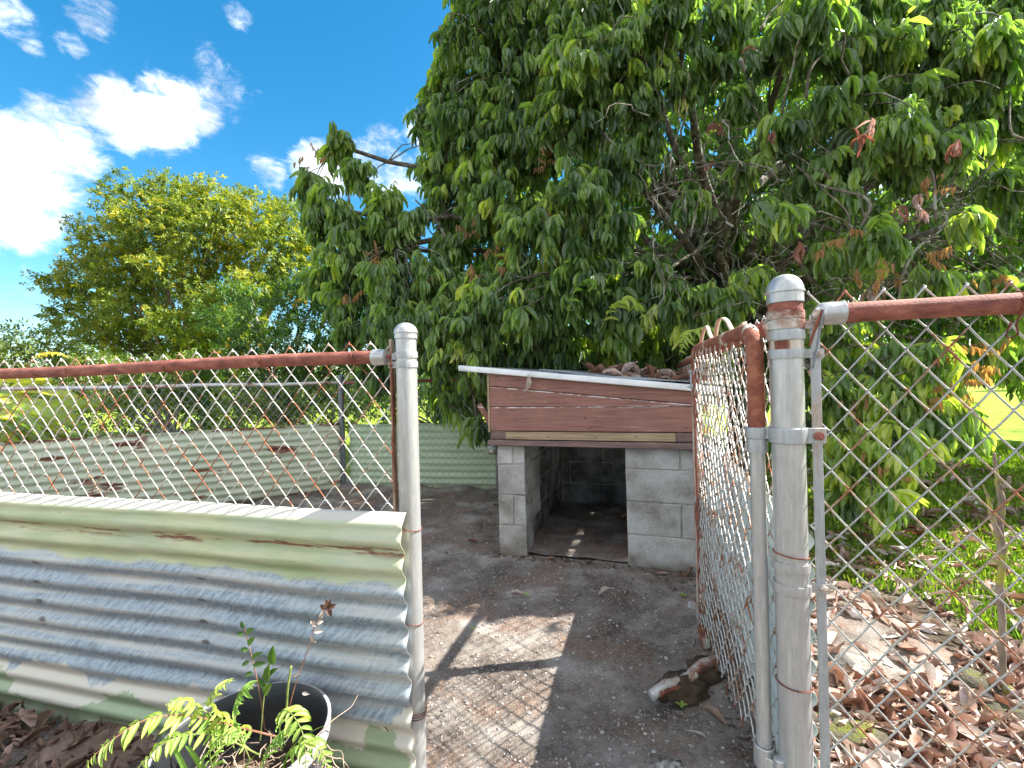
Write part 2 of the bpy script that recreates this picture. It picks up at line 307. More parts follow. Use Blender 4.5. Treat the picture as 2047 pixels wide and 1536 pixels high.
# ------------------------------------------------------------------ mesh helpers
W = {}   # empties' world matrices
def tag(o, label=None, cat=None, group=None, kind=None):
    if label: o['label'] = label
    if cat: o['category'] = cat
    if group: o['group'] = group
    if kind: o['kind'] = kind
    return o
def thing(name, loc, label, cat, group=None, rz=0.0):
    o = bpy.data.objects.new(name, None); COL.objects.link(o); o.empty_display_size = .05
    o.location = loc; o.rotation_euler = (0, 0, rz)
    W[o.name] = Matrix.Translation(Vector(loc)) @ Matrix.Rotation(rz, 4, 'Z')
    return tag(o, label, cat, group)
def link_mesh(name, me, parent=None):
    o = bpy.data.objects.new(name, me); COL.objects.link(o)
    if parent is not None: o.parent = parent
    return o
class MB:
    def __init__(s): s.v = []; s.f = []; s.m = []
    def add(s, vs, fs, mi=0):
        k = len(s.v); s.v.extend([tuple(v) for v in vs]); s.f.extend([tuple(i+k for i in f) for f in fs]); s.m.extend([mi]*len(fs)); return s
    def build(s, name, mats, parent=None, local=False, smooth=True, sharp=38, bevel=0, **tg):
        me = bpy.data.meshes.new(name)
        v = s.v
        if parent is not None and not local:
            root = parent
            while root.parent is not None: root = root.parent
            if root.name in W:
                inv = W[root.name].inverted(); v = [tuple(inv @ Vector(q)) for q in v]
        me.from_pydata(v, [], s.f)
        if not isinstance(mats, (list, tuple)): mats = [mats]
        for m in mats: me.materials.append(MT[m] if isinstance(m, str) else m)
        if len(mats) > 1: me.polygons.foreach_set('material_index', s.m)
        me.update()
        if smooth: me.shade_smooth(); me.set_sharp_from_angle(angle=R(sharp))
        o = link_mesh(name, me, parent)
        if bevel:
            b = o.modifiers.new('bevel', 'BEVEL'); b.width = bevel; b.segments = 2
        if tg: tag(o, **tg)
        return o
def frames(pts):
    P_ = [Vector(p) for p in pts]; n = len(P_); T = []
    for i in range(n):
        a = P_[max(i-1, 0)]; b = P_[min(i+1, n-1)]; d = b-a
        T.append(d.normalized() if d.length > 1e-9 else Vector((0, 0, 1)))
    ref = Vector((0, 0, 1)) if abs(T[0].z) < .9 else Vector((1, 0, 0))
    u = T[0].cross(ref).normalized(); out = []
    for t in T:
        u = (u-t*u.dot(t))
        u = u.normalized() if u.length > 1e-6 else t.orthogonal().normalized()
        out.append((u, t.cross(u)))
    return P_, out
def tube(mb, pts, r, sides=8, caps=True, mi=0, jit=0):
    P_, fr = frames(pts); n = len(P_); vs = []
    for i, (p, (u, w)) in enumerate(zip(P_, fr)):
        rr = r[i] if isinstance(r, (list, tuple, np.ndarray)) else r
        for k in range(sides):
            a = 2*math.pi*k/sides; q = rr*(1+(random.uniform(-jit, jit) if jit else 0))
            vs.append(p+u*(math.cos(a)*q)+w*(math.sin(a)*q))
    fs = [(i*sides+k, i*sides+(k+1) % sides, (i+1)*sides+(k+1) % sides, (i+1)*sides+k) for i in range(n-1) for k in range(sides)]
    if caps: fs += [tuple(range(sides))[::-1], tuple((n-1)*sides+k for k in range(sides))]
    mb.add(vs, fs, mi); return mb
def lathe(mb, c, prof, sides=24, mi=0, axis=None, close=True):
    """prof: (radius, height) along axis (default z)"""
    c = Vector(c); ax = Vector(axis).normalized() if axis is not None else Vector((0, 0, 1))
    u = ax.orthogonal().normalized(); w = ax.cross(u); vs = []
    for r, h in prof:
        for k in range(sides):
            a = 2*math.pi*k/sides; vs.append(c+ax*h+(u*math.cos(a)+w*math.sin(a))*max(r, 1e-4))
    n = len(prof)
    fs = [(i*sides+k, i*sides+(k+1) % sides, (i+1)*sides+(k+1) % sides, (i+1)*sides+k) for i in range(n-1) for k in range(sides)]
    if close: fs += [tuple(range(sides))[::-1], tuple((n-1)*sides+k for k in range(sides))]
    mb.add(vs, fs, mi); return mb
def box(mb, lo, hi, mi=0, M=None, jit=0):
    x0, y0, z0 = lo; x1, y1, z1 = hi
    vs = [Vector(p) for p in ((x0, y0, z0), (x1, y0, z0), (x1, y1, z0), (x0, y1, z0), (x0, y0, z1), (x1, y0, z1), (x1, y1, z1), (x0, y1, z1))]
    if jit: vs = [v+Vector([random.uniform(-jit, jit) for _ in range(3)]) for v in vs]
    if M is not None: vs = [M @ v for v in vs]
    mb.add(vs, [(0, 3, 2, 1), (4, 5, 6, 7), (0, 1, 5, 4), (1, 2, 6, 5), (2, 3, 7, 6), (3, 0, 4, 7)], mi); return mb
def blob(c, rad, seed=0, sub=2, amp=.22, freq=2.2):
    import bmesh
    bm = bmesh.new(); bmesh.ops.create_icosphere(bm, subdivisions=sub, radius=1)
    vs = []
    for v in bm.verts:
        d = v.co.normalized(); n = mnoise.fractal(d*freq+Vector((seed*7.3, seed, 1)), 1, 2, 4)
        vs.append(Vector(c)+Vector((d.x*rad[0], d.y*rad[1], d.z*rad[2]))*(1+amp*n*2))
    fs = [tuple(q.index for q in f.verts) for f in bm.faces]; bm.free(); return vs, fs
def smoothpath(pts, n=8):
    """Catmull-Rom through pts"""
    p = [Vector(q) for q in pts]; p = [p[0]*2-p[1]]+p+[p[-1]*2-p[-2]]; out = []
    for i in range(1, len(p)-2):
        for k in range(n):
            t = k/n; a, b, c, d = p[i-1:i+3]
            out.append(.5*((2*b)+(c-a)*t+(2*a-5*b+4*c-d)*t*t+(3*b-a-3*c+d)*t**3))
    out.append(p[-2]); return out

# ---- leaves in bulk (numpy)
def leaf_template(kind='lance', fold=.30, curve=.35, n=5):
    """unit leaf along +y, blade across x, upper side +z; returns verts, tris/quads, side attr"""
    if kind == 'lance': ts = [0, .14, .38, .66, .86, 1]; ws = [.03, .55, 1, .78, .32, .02]
    elif kind == 'oval': ts = [0, .3, .7, 1]; ws = [.05, .95, .8, .05]
    elif kind == 'quad': ts = [0, .5, 1]; ws = [0.05, 1, .05]
    elif kind == 'strap': ts = [0, .12, .3, .5, .7, .88, 1]; ws = [.25, .7, .95, 1, .85, .5, .03]
    elif kind == 'blade': ts = [0, 1]; ws = [1, .05]
    v = []; s = []
    for t, w in zip(ts, ws):
        a = curve*t; y = math.sin(a)/curve if curve else t; z = -(1-math.cos(a))/curve if curve else 0
        f = fold*w*.5
        v += [(-w*.5, y, z+f), (0, y, z), (w*.5, y, z+f)]; s += [1, 0, 1]
    fs = []
    for i in range(len(ts)-1):
        a = i*3; fs += [(a, a+1, a+4, a+3), (a+1, a+2, a+5, a+4)]
    return np.array(v, float), np.array(fs, int), np.array(s, float)
def orient(d, up):
    d = d/np.linalg.norm(d, axis=1, keepdims=True)
    x = np.cross(d, up); l = np.linalg.norm(x, axis=1, keepdims=True); x = np.where(l > 1e-5, x/np.maximum(l, 1e-5), [[1, 0, 0]])
    z = np.cross(x, d); return x, d, z
def leaves(name, pos, d, up, L, Wd, rnd, tmpl, mat, parent=None, crumple=0, **tg):
    tv, tf, ts = tmpl; n = len(pos); k = len(tv)
    pos = np.asarray(pos, float); x, y, z = orient(np.asarray(d, float), np.asarray(up, float))
    L = np.broadcast_to(L, (n,)); Wd = np.broadcast_to(Wd, (n,))
    V = (pos[:, None] + x[:, None]*(tv[None, :, 0, None]*Wd[:, None, None]) + y[:, None]*(tv[None, :, 1, None]*L[:, None, None])
         + z[:, None]*(tv[None, :, 2, None]*np.where(np.abs(tv[None, :, 0, None]) > 0.001, (Wd*.5+L*.5)[:, None, None], L[:, None, None])))
    if crumple: V = V+rng.normal(0, crumple, V.shape)*L[:, None, None]
    V = V.reshape(-1, 3)
    if parent is not None:
        root = parent
        while root.parent is not None: root = root.parent
        if root.name in W:
            inv = np.array(W[root.name].inverted()); V = V@inv[:3, :3].T+inv[:3, 3]
    Fc = (tf[None]+(np.arange(n)*k)[:, None, None]).reshape(-1, tf.shape[1])
    me = bpy.data.meshes.new(name)
    me.vertices.add(len(V)); me.vertices.foreach_set('co', V.ravel())
    nf, q = Fc.shape
    me.loops.add(nf*q); me.loops.foreach_set('vertex_index', Fc.ravel().astype(np.int32))
    me.polygons.add(nf); me.polygons.foreach_set('loop_start', (np.arange(nf)*q).astype(np.int32))
    me.polygons.foreach_set('use_smooth', np.ones(nf, bool))
    me.update(calc_edges=True)
    a = me.attributes.new('rnd', 'FLOAT', 'POINT'); a.data.foreach_set('value', np.repeat(np.clip(rnd, 0, 1), k).astype(np.float32))
    a = me.attributes.new('side', 'FLOAT', 'POINT'); a.data.foreach_set('value', np.tile(ts, n).astype(np.float32))
    me.materials.append(MT[mat])
    o = link_mesh(name, me, parent)
    if tg: tag(o, **tg)
    return o
T_LANCE = leaf_template('lance', .45, .55); T_OVAL = leaf_template('oval', .3, .3); T_QUAD = leaf_template('quad', .3, .3)
T_STRAP = leaf_template('strap', .35, .9); T_BLADE = leaf_template('blade', .1, .5)
T_CURL = leaf_template('lance', 1.0, -.7); T_CURL2 = leaf_template('lance', .55, .9); T_FLAT = leaf_template('lance', .2, .3)

def unit(v): return v/np.maximum(np.linalg.norm(v, axis=-1, keepdims=True), 1e-9)
def clusters_to_leaves(C, O, nl, L, droop=1.1, spread=.6, twig=.15, lw=.29, hue=0.0, lvar=.22, clus_r=None):
    """cluster tips C with outward dirs O -> pos, dir, up, len, wid, rnd"""
    n = len(C); m = nl
    O = unit(np.asarray(O)); C = np.asarray(C)
    tw = unit(O+np.array([0, 0, -.35])+rng.normal(0, .35, (n, 3)))
    tl = twig*rng.uniform(.7, 1.3, (n, 1))
    a0 = rng.uniform(0, 6.28, (n, 1)); k = np.arange(m)[None]
    ang = a0+k*2.4+rng.normal(0, .5, (n, m)); f = (k+.5)/m
    u = unit(np.cross(tw, [0.3, .1, 1.0])); w = np.cross(tw, u)
    rad = u[:, None]*np.cos(ang)[..., None]+w[:, None]*np.sin(ang)[..., None]
    pos = C[:, None]-tw[:, None]*(tl[:, None]*(1-f)[..., None])
    d = rng.normal(0, .13, (n, m, 3))+rad*spread*rng.uniform(.6, 1.35, (n, 1, 1))*(1.15-.6*f)[..., None]+tw[:, None]*(.25+.55*f)[..., None]+np.array([0, 0, -droop])*rng.uniform(.75, 1.25, (n, m, 1))
    up = rad*.8+O[:, None]*.7+np.array([0, 0, .5])+rng.normal(0, .15, (n, m, 3))
    cl = rng.normal(.40, .16, (n, 1)) if clus_r is None else clus_r[:, None]
    rnd = cl+hue+rng.normal(0, .10, (n, m))+(f-.5)*.12
    Lc = L*rng.uniform(1-lvar*1.5, 1+lvar, (n, 1))*rng.uniform(.55, 1.15, (n, m))*(1-.25*f**2)
    return [q.reshape(-1, 3) for q in (pos, unit(d), up)]+[Lc.ravel(), (Lc*lw*rng.uniform(.7, 1.2, (n, m))).ravel(), rnd.ravel()]
def crown_points(lobes, spacing, shell=(.72, 1.05), cull=.62, floor=.12, flat=1.0):
    """lobes: (cx,cy,cz,rx,ry,rz) ; returns points, outward dirs"""
    LB = np.array(lobes, float); Pn, On = [], []
    for i, l in enumerate(LB):
        rr = l[3:]; area = 4*math.pi*((rr[0]*rr[1])**1.6/3+(rr[0]*rr[2])**1.6/3+(rr[1]*rr[2])**1.6/3)**(1/1.6)
        n = max(4, int(area/spacing**2))
        d = unit(rng.normal(0, 1, (n, 3)))
        fr = rng.uniform(*shell, (n, 1))
        # bumps on the lobe so that its outline is uneven
        ph = rng.uniform(0, 6.28, 3)
        fr = fr*(1+.16*np.sin(d[:, :1]*5+ph[0])*np.sin(d[:, 1:2]*5+ph[1])+.10*np.sin(d[:, 2:3]*9+ph[2]))
        p = l[:3]+d*rr*fr
        keep = p[:, 2] > floor
        for j, q in enumerate(LB):
            if j != i:
                keep &= (((p-q[:3])/q[3:])**2).sum(1) > cull**2
        Pn.append(p[keep]); On.append(unit(d[keep]/rr*rr.mean()))
    return np.concatenate(Pn), np.concatenate(On)
def lobe_px(x, y, D, r, rd=None, sy=1.0):
    c = P(x, y, D); R_ = r/F*D
    return (c.x, c.y, c.z, R_, rd if rd else R_, R_*sy)

# ------------------------------------------------------------------ world: Nishita + broken cloud
wd = bpy.data.worlds.new('World'); sc.world = wd; wd.use_nodes = True
nt = NT(wd.node_tree); bg = [n for n in wd.node_tree.nodes if n.type == 'BACKGROUND'][0]
sky = nt.add('ShaderNodeTexSky', sky_type='NISHITA', sun_disc=False, sun_elevation=SUN_EL, sun_rotation=SUN_AZ)
sky.air_density = 1.0; sky.dust_density = .4; sky.ozone_density = 1.6
dirv = nt.add('ShaderNodeTexCoord').outputs['Generated']
blobs = [((30, 330), 130, 1), ((120, 285), 95, 1), ((235, 230), 78, 1), ((330, 225), 70, .9), ((400, 215), 55, .8), ((450, 185), 60, .75), ((430, 130), 45, .6), ((510, 200), 35, .6), ((40, 440), 80, 1),
         ((140, 90), 32, .55), ((180, 20), 55, .7), ((20, 30), 55, .5), ((475, 30), 32, .6), ((770, 285), 45, .7), ((840, 260), 45, .7), ((640, 345), 60, .75), ((760, 335), 70, .8), ((540, 345), 40, .6), ((850, 350), 60, .7), ((60, 560), 55, .35), ((-150, 380), 170, 1), ((65, 95), 25, .5), ((940, 30), 30, .6)]
mask = None
for (bx, by), r, amp in blobs:
    d = (P(bx, by, 1)-Vector((0, 0, HC))); ln = d.length; d = d.normalized()
    ang = r/F/ln**1.5
    dot = nt.vmath('DOT_PRODUCT', dirv, tuple(d))
    k = nt.smooth(dot, math.cos(ang*1.5), math.cos(ang*.1), 0.0, amp)
    mask = k if mask is None else nt.math('MAXIMUM', mask, k)
# unseen cloud outside the view, made denser to fill the shade
fill_cloud = nt.smooth(nt.noise(dirv, 1.9, 3, .5), .38, .50, 0.0, 1.1)
away = nt.smooth(nt.vmath('DOT_PRODUCT', dirv, (-.35, .85, .4)), .8, .45)
mask = nt.math('MAXIMUM', mask, nt.math('MULTIPLY', fill_cloud, away))
n1 = nt.noise(nt.scalevec(dirv, (1, 1, 1.5)), 7.5, 14, .66, .5)
n2 = nt.noise(nt.scalevec(dirv, (1, 1, 1.8)), 26, 10, .68, .8)
dens = nt.smooth(nt.math('ADD', nt.math('ADD', nt.math('MULTIPLY', mask, .62), nt.math('MULTIPLY', n1, 1.15)), nt.math('MULTIPLY', n2, .72)), 1.15, 1.80)
shade = nt.ramp(nt.noise(dirv, 9, 6, .6), [(.34, .36), (.62, 1.0)])
hs = nt.add('ShaderNodeHueSaturation', {'Hue': .487, 'Saturation': 1.42, 'Value': .385, 'Color': sky.outputs[0]})
ctint = nt.mix(1.0, (4.4, 4.3, 4.2), shade, 'MULTIPLY')
nt.set(bg.inputs['Color'], nt.mix(dens, hs.outputs[0], ctint)); bg.inputs['Strength'].default_value = .088

# ------------------------------------------------------------------ layout
post_L = Vector((-.300, 1.286, 0)); post_R = Vector((.617, 1.011, 0))
fdir = Vector((-.970, .243, 0)).normalized()         # front fence, away to the left
rdir = -fdir
sdir = Vector((.279, .960, 0)).normalized()           # side fence, away from the gate
corner = Vector((-1.93, 5.08, 0)); far_a = Vector((-4.5, 3.72, 0))
bdir = Vector((.986, -.165, 0)).normalized()
# ------------------------------------------------------------------ ground
def hfun(x, y): return 0.018*mnoise.noise(Vector((x*1.3, y*1.3, 0)))+0.008*mnoise.noise(Vector((x*5, y*5, 3)))
def grid(name, x0, x1, y0, y1, nx, ny, zf, mat, **tg):
    xs = np.linspace(x0, x1, nx); ys = np.linspace(y0, y1, ny)
    vs = [(x, y, zf(x, y)) for y in ys for x in xs]
    fs = [(j*nx+i, j*nx+i+1, (j+1)*nx+i+1, (j+1)*nx+i) for j in range(ny-1) for i in range(nx-1)]
    mb = MB(); mb.v = vs; mb.f = fs; mb.m = [0]*len(fs); return mb.build(name, mat, sharp=180, **tg)
def far_ground():
    rings = [0, 2, 4, 7, 12, 20, 40, 90, 250, 900]; vs = [(0, 2, -.03)]; n = 48; fs = []
    for r in rings[1:]:
        for k in range(n):
            a = 2*math.pi*k/n; x, y = r*math.cos(a), 2+r*math.sin(a)
            vs.append((x, y, -.03+.02*mnoise.noise(Vector((x*.3, y*.3, 0)))))
    fs = [(0, 1+k, 1+(k+1) % n) for k in range(n)]
    for i in range(len(rings)-2):
        fs += [(1+i*n+k, 1+(i+1)*n+k, 1+(i+1)*n+(k+1) % n, 1+i*n+(k+1) % n) for k in range(n)]
    mb = MB(); mb.add(vs, fs); return mb.build('ground', 'ground', sharp=180, kind='structure')
far_ground()
def kf(x, y):
    z = hfun(x, y)+.004*mnoise.noise(Vector((x*22, y*22, 1)))
    # a little bank of soil against the sheets and gate
    for (p, q, hgt) in ((corner, corner+bdir*2.2, .05), (post_R, post_R+sdir*3, .035)):
        a = Vector((x, y, 0))-p; d = (q-p).normalized(); dist = (a-d*a.dot(d)).length
        z += hgt*math.exp(-(dist/.14)**2)*(.6+mnoise.noise(Vector((x*4, y*4, 5))))
    return z
grid('kennel_floor', -2.6, 1.75, .35, 5.6, 290, 350, kf, 'floor', kind='structure')

def scatter_stones(name, n, region, s0, s1, mat, **tg):
    import bmesh
    bm = bmesh.new(); bmesh.ops.create_icosphere(bm, subdivisions=1, radius=1)
    bv = np.array([v.co[:] for v in bm.verts]); bf = np.array([[q.index for q in f.verts] for f in bm.faces]); bm.free()
    x0, x1, y0, y1 = region
    xs = rng.uniform(x0, x1, n); ys = y0+(y1-y0)*rng.uniform(0, 1, n)**1.5
    zs = np.array([kf(a, b) for a, b in zip(xs, ys)]); s = s0+(s1-s0)*rng.uniform(0, 1, n)**4
    V = bv[None]*(1+rng.uniform(-.3, .3, (n, len(bv), 1)))*s[:, None, None]*np.array([1, 1, .6])*rng.uniform(.6, 1.3, (n, 1, 3))
    V += np.stack([xs, ys, zs+s*.15], 1)[:, None]
    Fc = (bf[None]+(np.arange(n)*len(bv))[:, None, None]).reshape(-1, 3)
    me = bpy.data.meshes.new(name); me.from_pydata(V.reshape(-1, 3).tolist(), [], Fc.tolist()); me.materials.append(MT[mat])
    return tag(link_mesh(name, me), **tg)
scatter_stones('gravel', 22000, (-.7, 1.1, .7, 4.6), .0013, .0075, 'pebble', label='pale grit and small stones strewn over the dark kennel earth', cat='gravel', kind='stuff')

# ------------------------------------------------------------------ chain-link fences
def strand_pts(i, o, d, nrm, z0, z1, w, h, amp=.0028, warp=.004, loop=True):
    """one zigzag wire"""
    n = int((z1-z0)/(h/2)); pts = []
    def at(x, y, z):
        k = Vector((x*3.1+o.x*5, z*3.3, 7+o.y)); wx = warp*mnoise.noise(k)*1.6; wz = warp*mnoise.noise(k+Vector((9, 4, 2)))*1.6; wy = warp*2.2*mnoise.noise(k*.6+Vector((3, 8, 5)))
        return o+d*(x+wx)+nrm*(y+wy)+Vector((0, 0, z+wz))
    xs = [i*w/2 if (j+i) % 2 == 0 else (i+1)*w/2 for j in range(n+1)]; e = .0022
    top = z1
    for j in range(n+1):
        s = -1 if (j+i) % 2 == 0 else 1; z = top-j*h/2; y = amp if (j+i) % 2 == 0 else -amp
        x = xs[j]
        if j > 0: pts.append(at(x-s*w*.075*.5-0, -y, z+h*.075*.5))
        pts.append(at(x+s*e, 0, z))
        if j < n: pts.append(at(x-s*w*.075*.5, y, z-h*.075*.5)); pts.append(at(x-s*w*.25, y*1.25, z-h*.25))
    if loop:
        p0 = pts[0]; s = -1 if i % 2 == 0 else 1
        pts = [p0+d*(-s*.006)+nrm*.004+Vector((0, 0, -.006)), p0+d*(-s*.001)+Vector((0, 0, .004))]+pts
    return pts
def chain(parent, o, d, length, z0, z1, w=.072, h=.085, r=.0019, mat='wire', sides=5, warp=.004, z0b=None, phase=0, maxparts=300):
    nrm = Vector((-d.y, d.x, 0)); n = int(length/(w/2))
    for i in range(n):
        b0 = z0 if z0b is None else z0+(z0b-z0)*i/max(1, n-1)
        top = z1 if (i+phase) % 2 == 0 else z1
        mb = MB(); tube(mb, strand_pts(i, o, d, nrm, b0, top, w, h, warp=warp), r, sides, caps=False)
        mb.build('wire', mat, parent, sharp=180)
def band(mb, c, z, r, hgt, sides=24, th=.0025, mi=0):
    lathe(mb, (c[0], c[1], z-hgt/2), [(r, 0), (r+th, 0), (r+th+.0006, hgt*.5), (r+th, hgt), (r, hgt)], sides, mi, close=False)
def ring(mb, c, axis, r, wr, turns=1.15, pitch=.006, sides=5, n=26, a0=0):
    c = Vector(c); ax = Vector(axis).normalized(); u = ax.orthogonal().normalized(); w = ax.cross(u); pts = []
    for k in range(n+1):
        a = a0+2*math.pi*turns*k/n; pts.append(c+ax*(pitch*turns*(k/n-.5))+(u*math.cos(a)+w*math.sin(a))*r)
    tube(mb, pts, wr, sides)
def post_cap(mb, c, z, r, hgt=.045):
    prof = [(r*1.02, 0), (r*1.10, .001), (r*1.10, hgt*.36), (r*1.18, hgt*.38), (r*1.18, hgt*.44)]
    for k in range(7):
        a = k/6*math.pi/2; prof.append((r*1.12*math.cos(a)+.0005, hgt*.44+hgt*.62*math.sin(a)))
    lathe(mb, (c[0], c[1], z), prof, 28)
def bolt(mb, c, axis, r=.007, l=.012):
    lathe(mb, c, [(r, 0), (r, l*.5), (r*.9, l*.55), (r*.45, l*.6), (r*.45, l)], 6, 0, axis)
lean = Vector((0.0, 0, 0))
def pipe(name, a, b, r, mat, parent, sides=22, n=2, **k):
    mb = MB(); a = Vector(a); b = Vector(b)
    tube(mb, [a.lerp(b, t/n) for t in range(n+1)], r, sides); return mb.build(name, mat, parent, **k)

ncam = Vector((-.243, -.970, 0))    # front fence normal towards the camera
# --- left front fence
fl = thing('chain_link_fence', post_L, 'front chain link fence with a rust red top rail, left of the open gateway', 'fence')
pipe('post', post_L+Vector((0, 0, -.1)), post_L+Vector((0, 0, 1.275)), .0295, 'galv_clean', fl)
mb = MB(); post_cap(mb, post_L, 1.265, .0295); mb.build('post_cap', 'galv_clean', fl)
rz = 1.217; rail0 = post_L+fdir*.075+Vector((0, 0, rz))
far_end = fdir*4.6
mb = MB(); tube(mb, [rail0+fdir*(k*.25)+Vector((0, 0, .004*math.sin(k*.9))) for k in range(19)], .0195, 20); mb.build('top_rail', 'rail_rust', fl)
mb = MB(); lathe(mb, rail0+fdir*.004, [(.012, -.022), (.0225, -.016), (.0235, 0), (.0235, .024), (.0215, .026)], 22, 0, fdir); mb.build('rail_end_cup', 'galv_clean', fl)
mb = MB()
for z in (rz+.003, rz-.024): band(mb, post_L, z, .0297, .018)
box(mb, (-.004, .028, -.009), (.004, .062, .009), 0, Matrix.Translation(post_L+Vector((0, 0, rz))) @ Matrix.Rotation(math.atan2(fdir.y, fdir.x)-R(90), 4, 'Z'))
box(mb, (-.004, .028, -.009), (.004, .055, .009), 0, Matrix.Translation(post_L+Vector((0, 0, rz-.024))) @ Matrix.Rotation(math.atan2(fdir.y, fdir.x)-R(90), 4, 'Z'))
mb.build('brace_band', 'galv', fl)
mb = MB(); bolt(mb, post_L+fdir*.052+ncam*.004+Vector((0, 0, rz)), ncam, .0075, .012); bolt(mb, post_L+fdir*.046+ncam*.004+Vector((0, 0, rz-.024)), ncam, .006, .01); mb.build('bolt', 'rail_rust', fl)
bar_o = post_L+fdir*.047-ncam*.004
mb = MB(); box(mb, (-.0035, -.009, .66), (.0035, .009, rz+.05), 0, Matrix.Translation(bar_o) @ Matrix.Rotation(math.atan2(fdir.y, fdir.x)-R(90), 4, 'Z') @ Matrix.Rotation(R(90), 4, 'Z')); mb.build('tension_bar', 'gate_pale', fl)
chain(fl, post_L+fdir*.048-ncam*.022, fdir, 3.3, .60, rz+.043, mat='wire', warp=.0065)
for s in (.16, .48, .86, 1.3, 1.75):
    mb = MB(); ring(mb, post_L+fdir*s+Vector((0, 0, rz)), fdir, .0215, .0014, 1.1, .012, a0=1)
    tube(mb, [post_L+fdir*(s+.002)+ncam*.02+Vector((0, 0, rz-.004)), post_L+fdir*(s-.012)-ncam*.004+Vector((0, 0, rz-.03)), post_L+fdir*(s-.022)-ncam*.022+Vector((0, 0, rz-.05))], .0014, 5)
    mb.build('tie_wire', 'tie', fl)
pm = post_L+fdir*2.9
pipe('post', pm+Vector((0, 0, -.1)), pm+Vector((0, 0, 1.2)), .024, 'galv', fl)

# --- right front fence with the hinge post
fr = thing('chain_link_fence', post_R, 'front chain link fence with thick banded gate post, right of the open gateway', 'fence')
zr = lambda y: HC+(753-y)/890.0
RP = .0335
pipe('post', post_R+Vector((0, 0, -.1)), post_R+Vector((0, 0, 1.325)), RP, 'galv_clean', fr, 32)
mb = MB(); lathe(mb, post_R+Vector((0, 0, zr(626))), [(RP+.0006, 0), (RP+.0008, .018), (RP+.0006, .022)], 32, close=False); mb.build('rust_collar', 'rail_rust', fr)
mb = MB(); lathe(mb, post_R+Vector((0, 0, zr(700))), [(RP+.0006, 0), (RP+.0009, .018), (RP+.0006, .022)], 32, close=False); mb.build('rust_collar', 'gate_pale', fr)
mb = MB(); post_cap(mb, post_R, zr(606), RP, .062); mb.build('post_cap', 'galv_clean', fr)
for z, hg, mt in ((zr(630), .019, 'rail_half'), (zr(649), .020, 'rail_half'), (zr(670), .021, 'galv'), (zr(707), .020, 'galv'), (zr(1127), .019, 'galv_clean'), (zr(1170), .020, 'galv_clean')):
    mb = MB(); band(mb, post_R, z, RP+.0008, hg, 32, .003)
    if hg == .020:
        box(mb, (-.004, .034, -hg/2), (.004, .074, hg/2), 0, Matrix.Translation(post_R+Vector((0, 0, z))) @ Matrix.Rotation(math.atan2(rdir.y, rdir.x)-R(90), 4, 'Z'))
    mb.build('post_band', mt, fr)
    if hg == .020:
        mb = MB(); bolt(mb, post_R+rdir*.062+ncam*.005+Vector((0, 0, z)), ncam, .0085, .013); mb.build('bolt', 'rail_half', fr)
rz2 = 1.268; rail1 = post_R+rdir*.088+Vector((0, 0, rz2))
mb = MB(); tube(mb, [rail1+rdir*(k*.2) for k in range(13)], .0215, 24); mb.build('top_rail', 'rail_rust', fr)
mb = MB(); lathe(mb, rail1, [(.006, -.034), (.018, -.026), (.0245, -.016), (.0252, 0), (.0252, .020), (.0262, .022), (.0262, .025), (.0225, .026)], 26, 0, rdir); mb.build('rail_end_cup', 'galv_clean', fr)
bo = post_R+rdir*.060-ncam*.006
mb = MB(); box(mb, (-.0095, -.003, .02), (.0095, .003, rz2+.0), 0, Matrix.Translation(bo) @ Matrix.Rotation(math.atan2(rdir.y, rdir.x), 4, 'Z')); mb.build('tension_bar', 'galv', fr, bevel=.001)
chain(fr, post_R+rdir*.052-ncam*.022, rdir, 1.5, .03, rz2+.048, w=.0745, h=.087, r=.0021, mat='wire_grey', sides=6, warp=.0065)
for s in (.42, .95):
    mb = MB(); ring(mb, post_R+rdir*s+Vector((0, 0, rz2)), rdir, .0235, .0014, 1.1, .012, a0=2)
    tube(mb, smoothpath([post_R+rdir*s+ncam*.022+Vector((0, 0, rz2)), post_R+rdir*(s-.006)+ncam*.006+Vector((0, 0, rz2-.04)), post_R+rdir*(s+.006)-ncam*.01+Vector((0, 0, rz2-.062)), post_R+rdir*(s-.008)-ncam*.018+Vector((0, 0, rz2-.066)), post_R+rdir*(s-.004)-ncam*.01+Vector((0, 0, rz2-.035))], 4), .0018, 5)
    mb.build('tie_wire', 'tie', fr)
mb = MB(); tube(mb, smoothpath([post_R+rdir*.066+ncam*.02+Vector((0, 0, rz2+.006)), post_R+rdir*.052+ncam*.022+Vector((0, 0, rz2-.03)), post_R+rdir*.040+ncam*.02+Vector((0, 0, rz2-.07))], 5), .0028, 6); mb.build('tie_wire', 'tie', fr)
mb = MB(); tube(mb, smoothpath([post_R+rdir*.068+ncam*.02+Vector((0, 0, rz2+.004)), post_R+rdir*.058+ncam*.026+Vector((0, 0, rz2-.04)), post_R+rdir*.044+ncam*.024+Vector((0, 0, rz2-.12))], 5), .0022, 6); mb.build('tie_wire', 'galv_dark', fr)
for y, tilt in ((1105, .12), (1362, .06)):
    mb = MB(); ax = Vector((tilt, 0, 1)); ring(mb, post_R+Vector((0, 0, zr(y))), ax, RP+.0022, .0016, 1.05, .004, 5, 40); mb.build('tie_wire', 'tie', fr)
pe = post_R+rdir*1.55
pipe('post', pe+Vector((0, 0, -.1)), pe+Vector((0, 0, 1.25)), .0295, 'galv', fr)

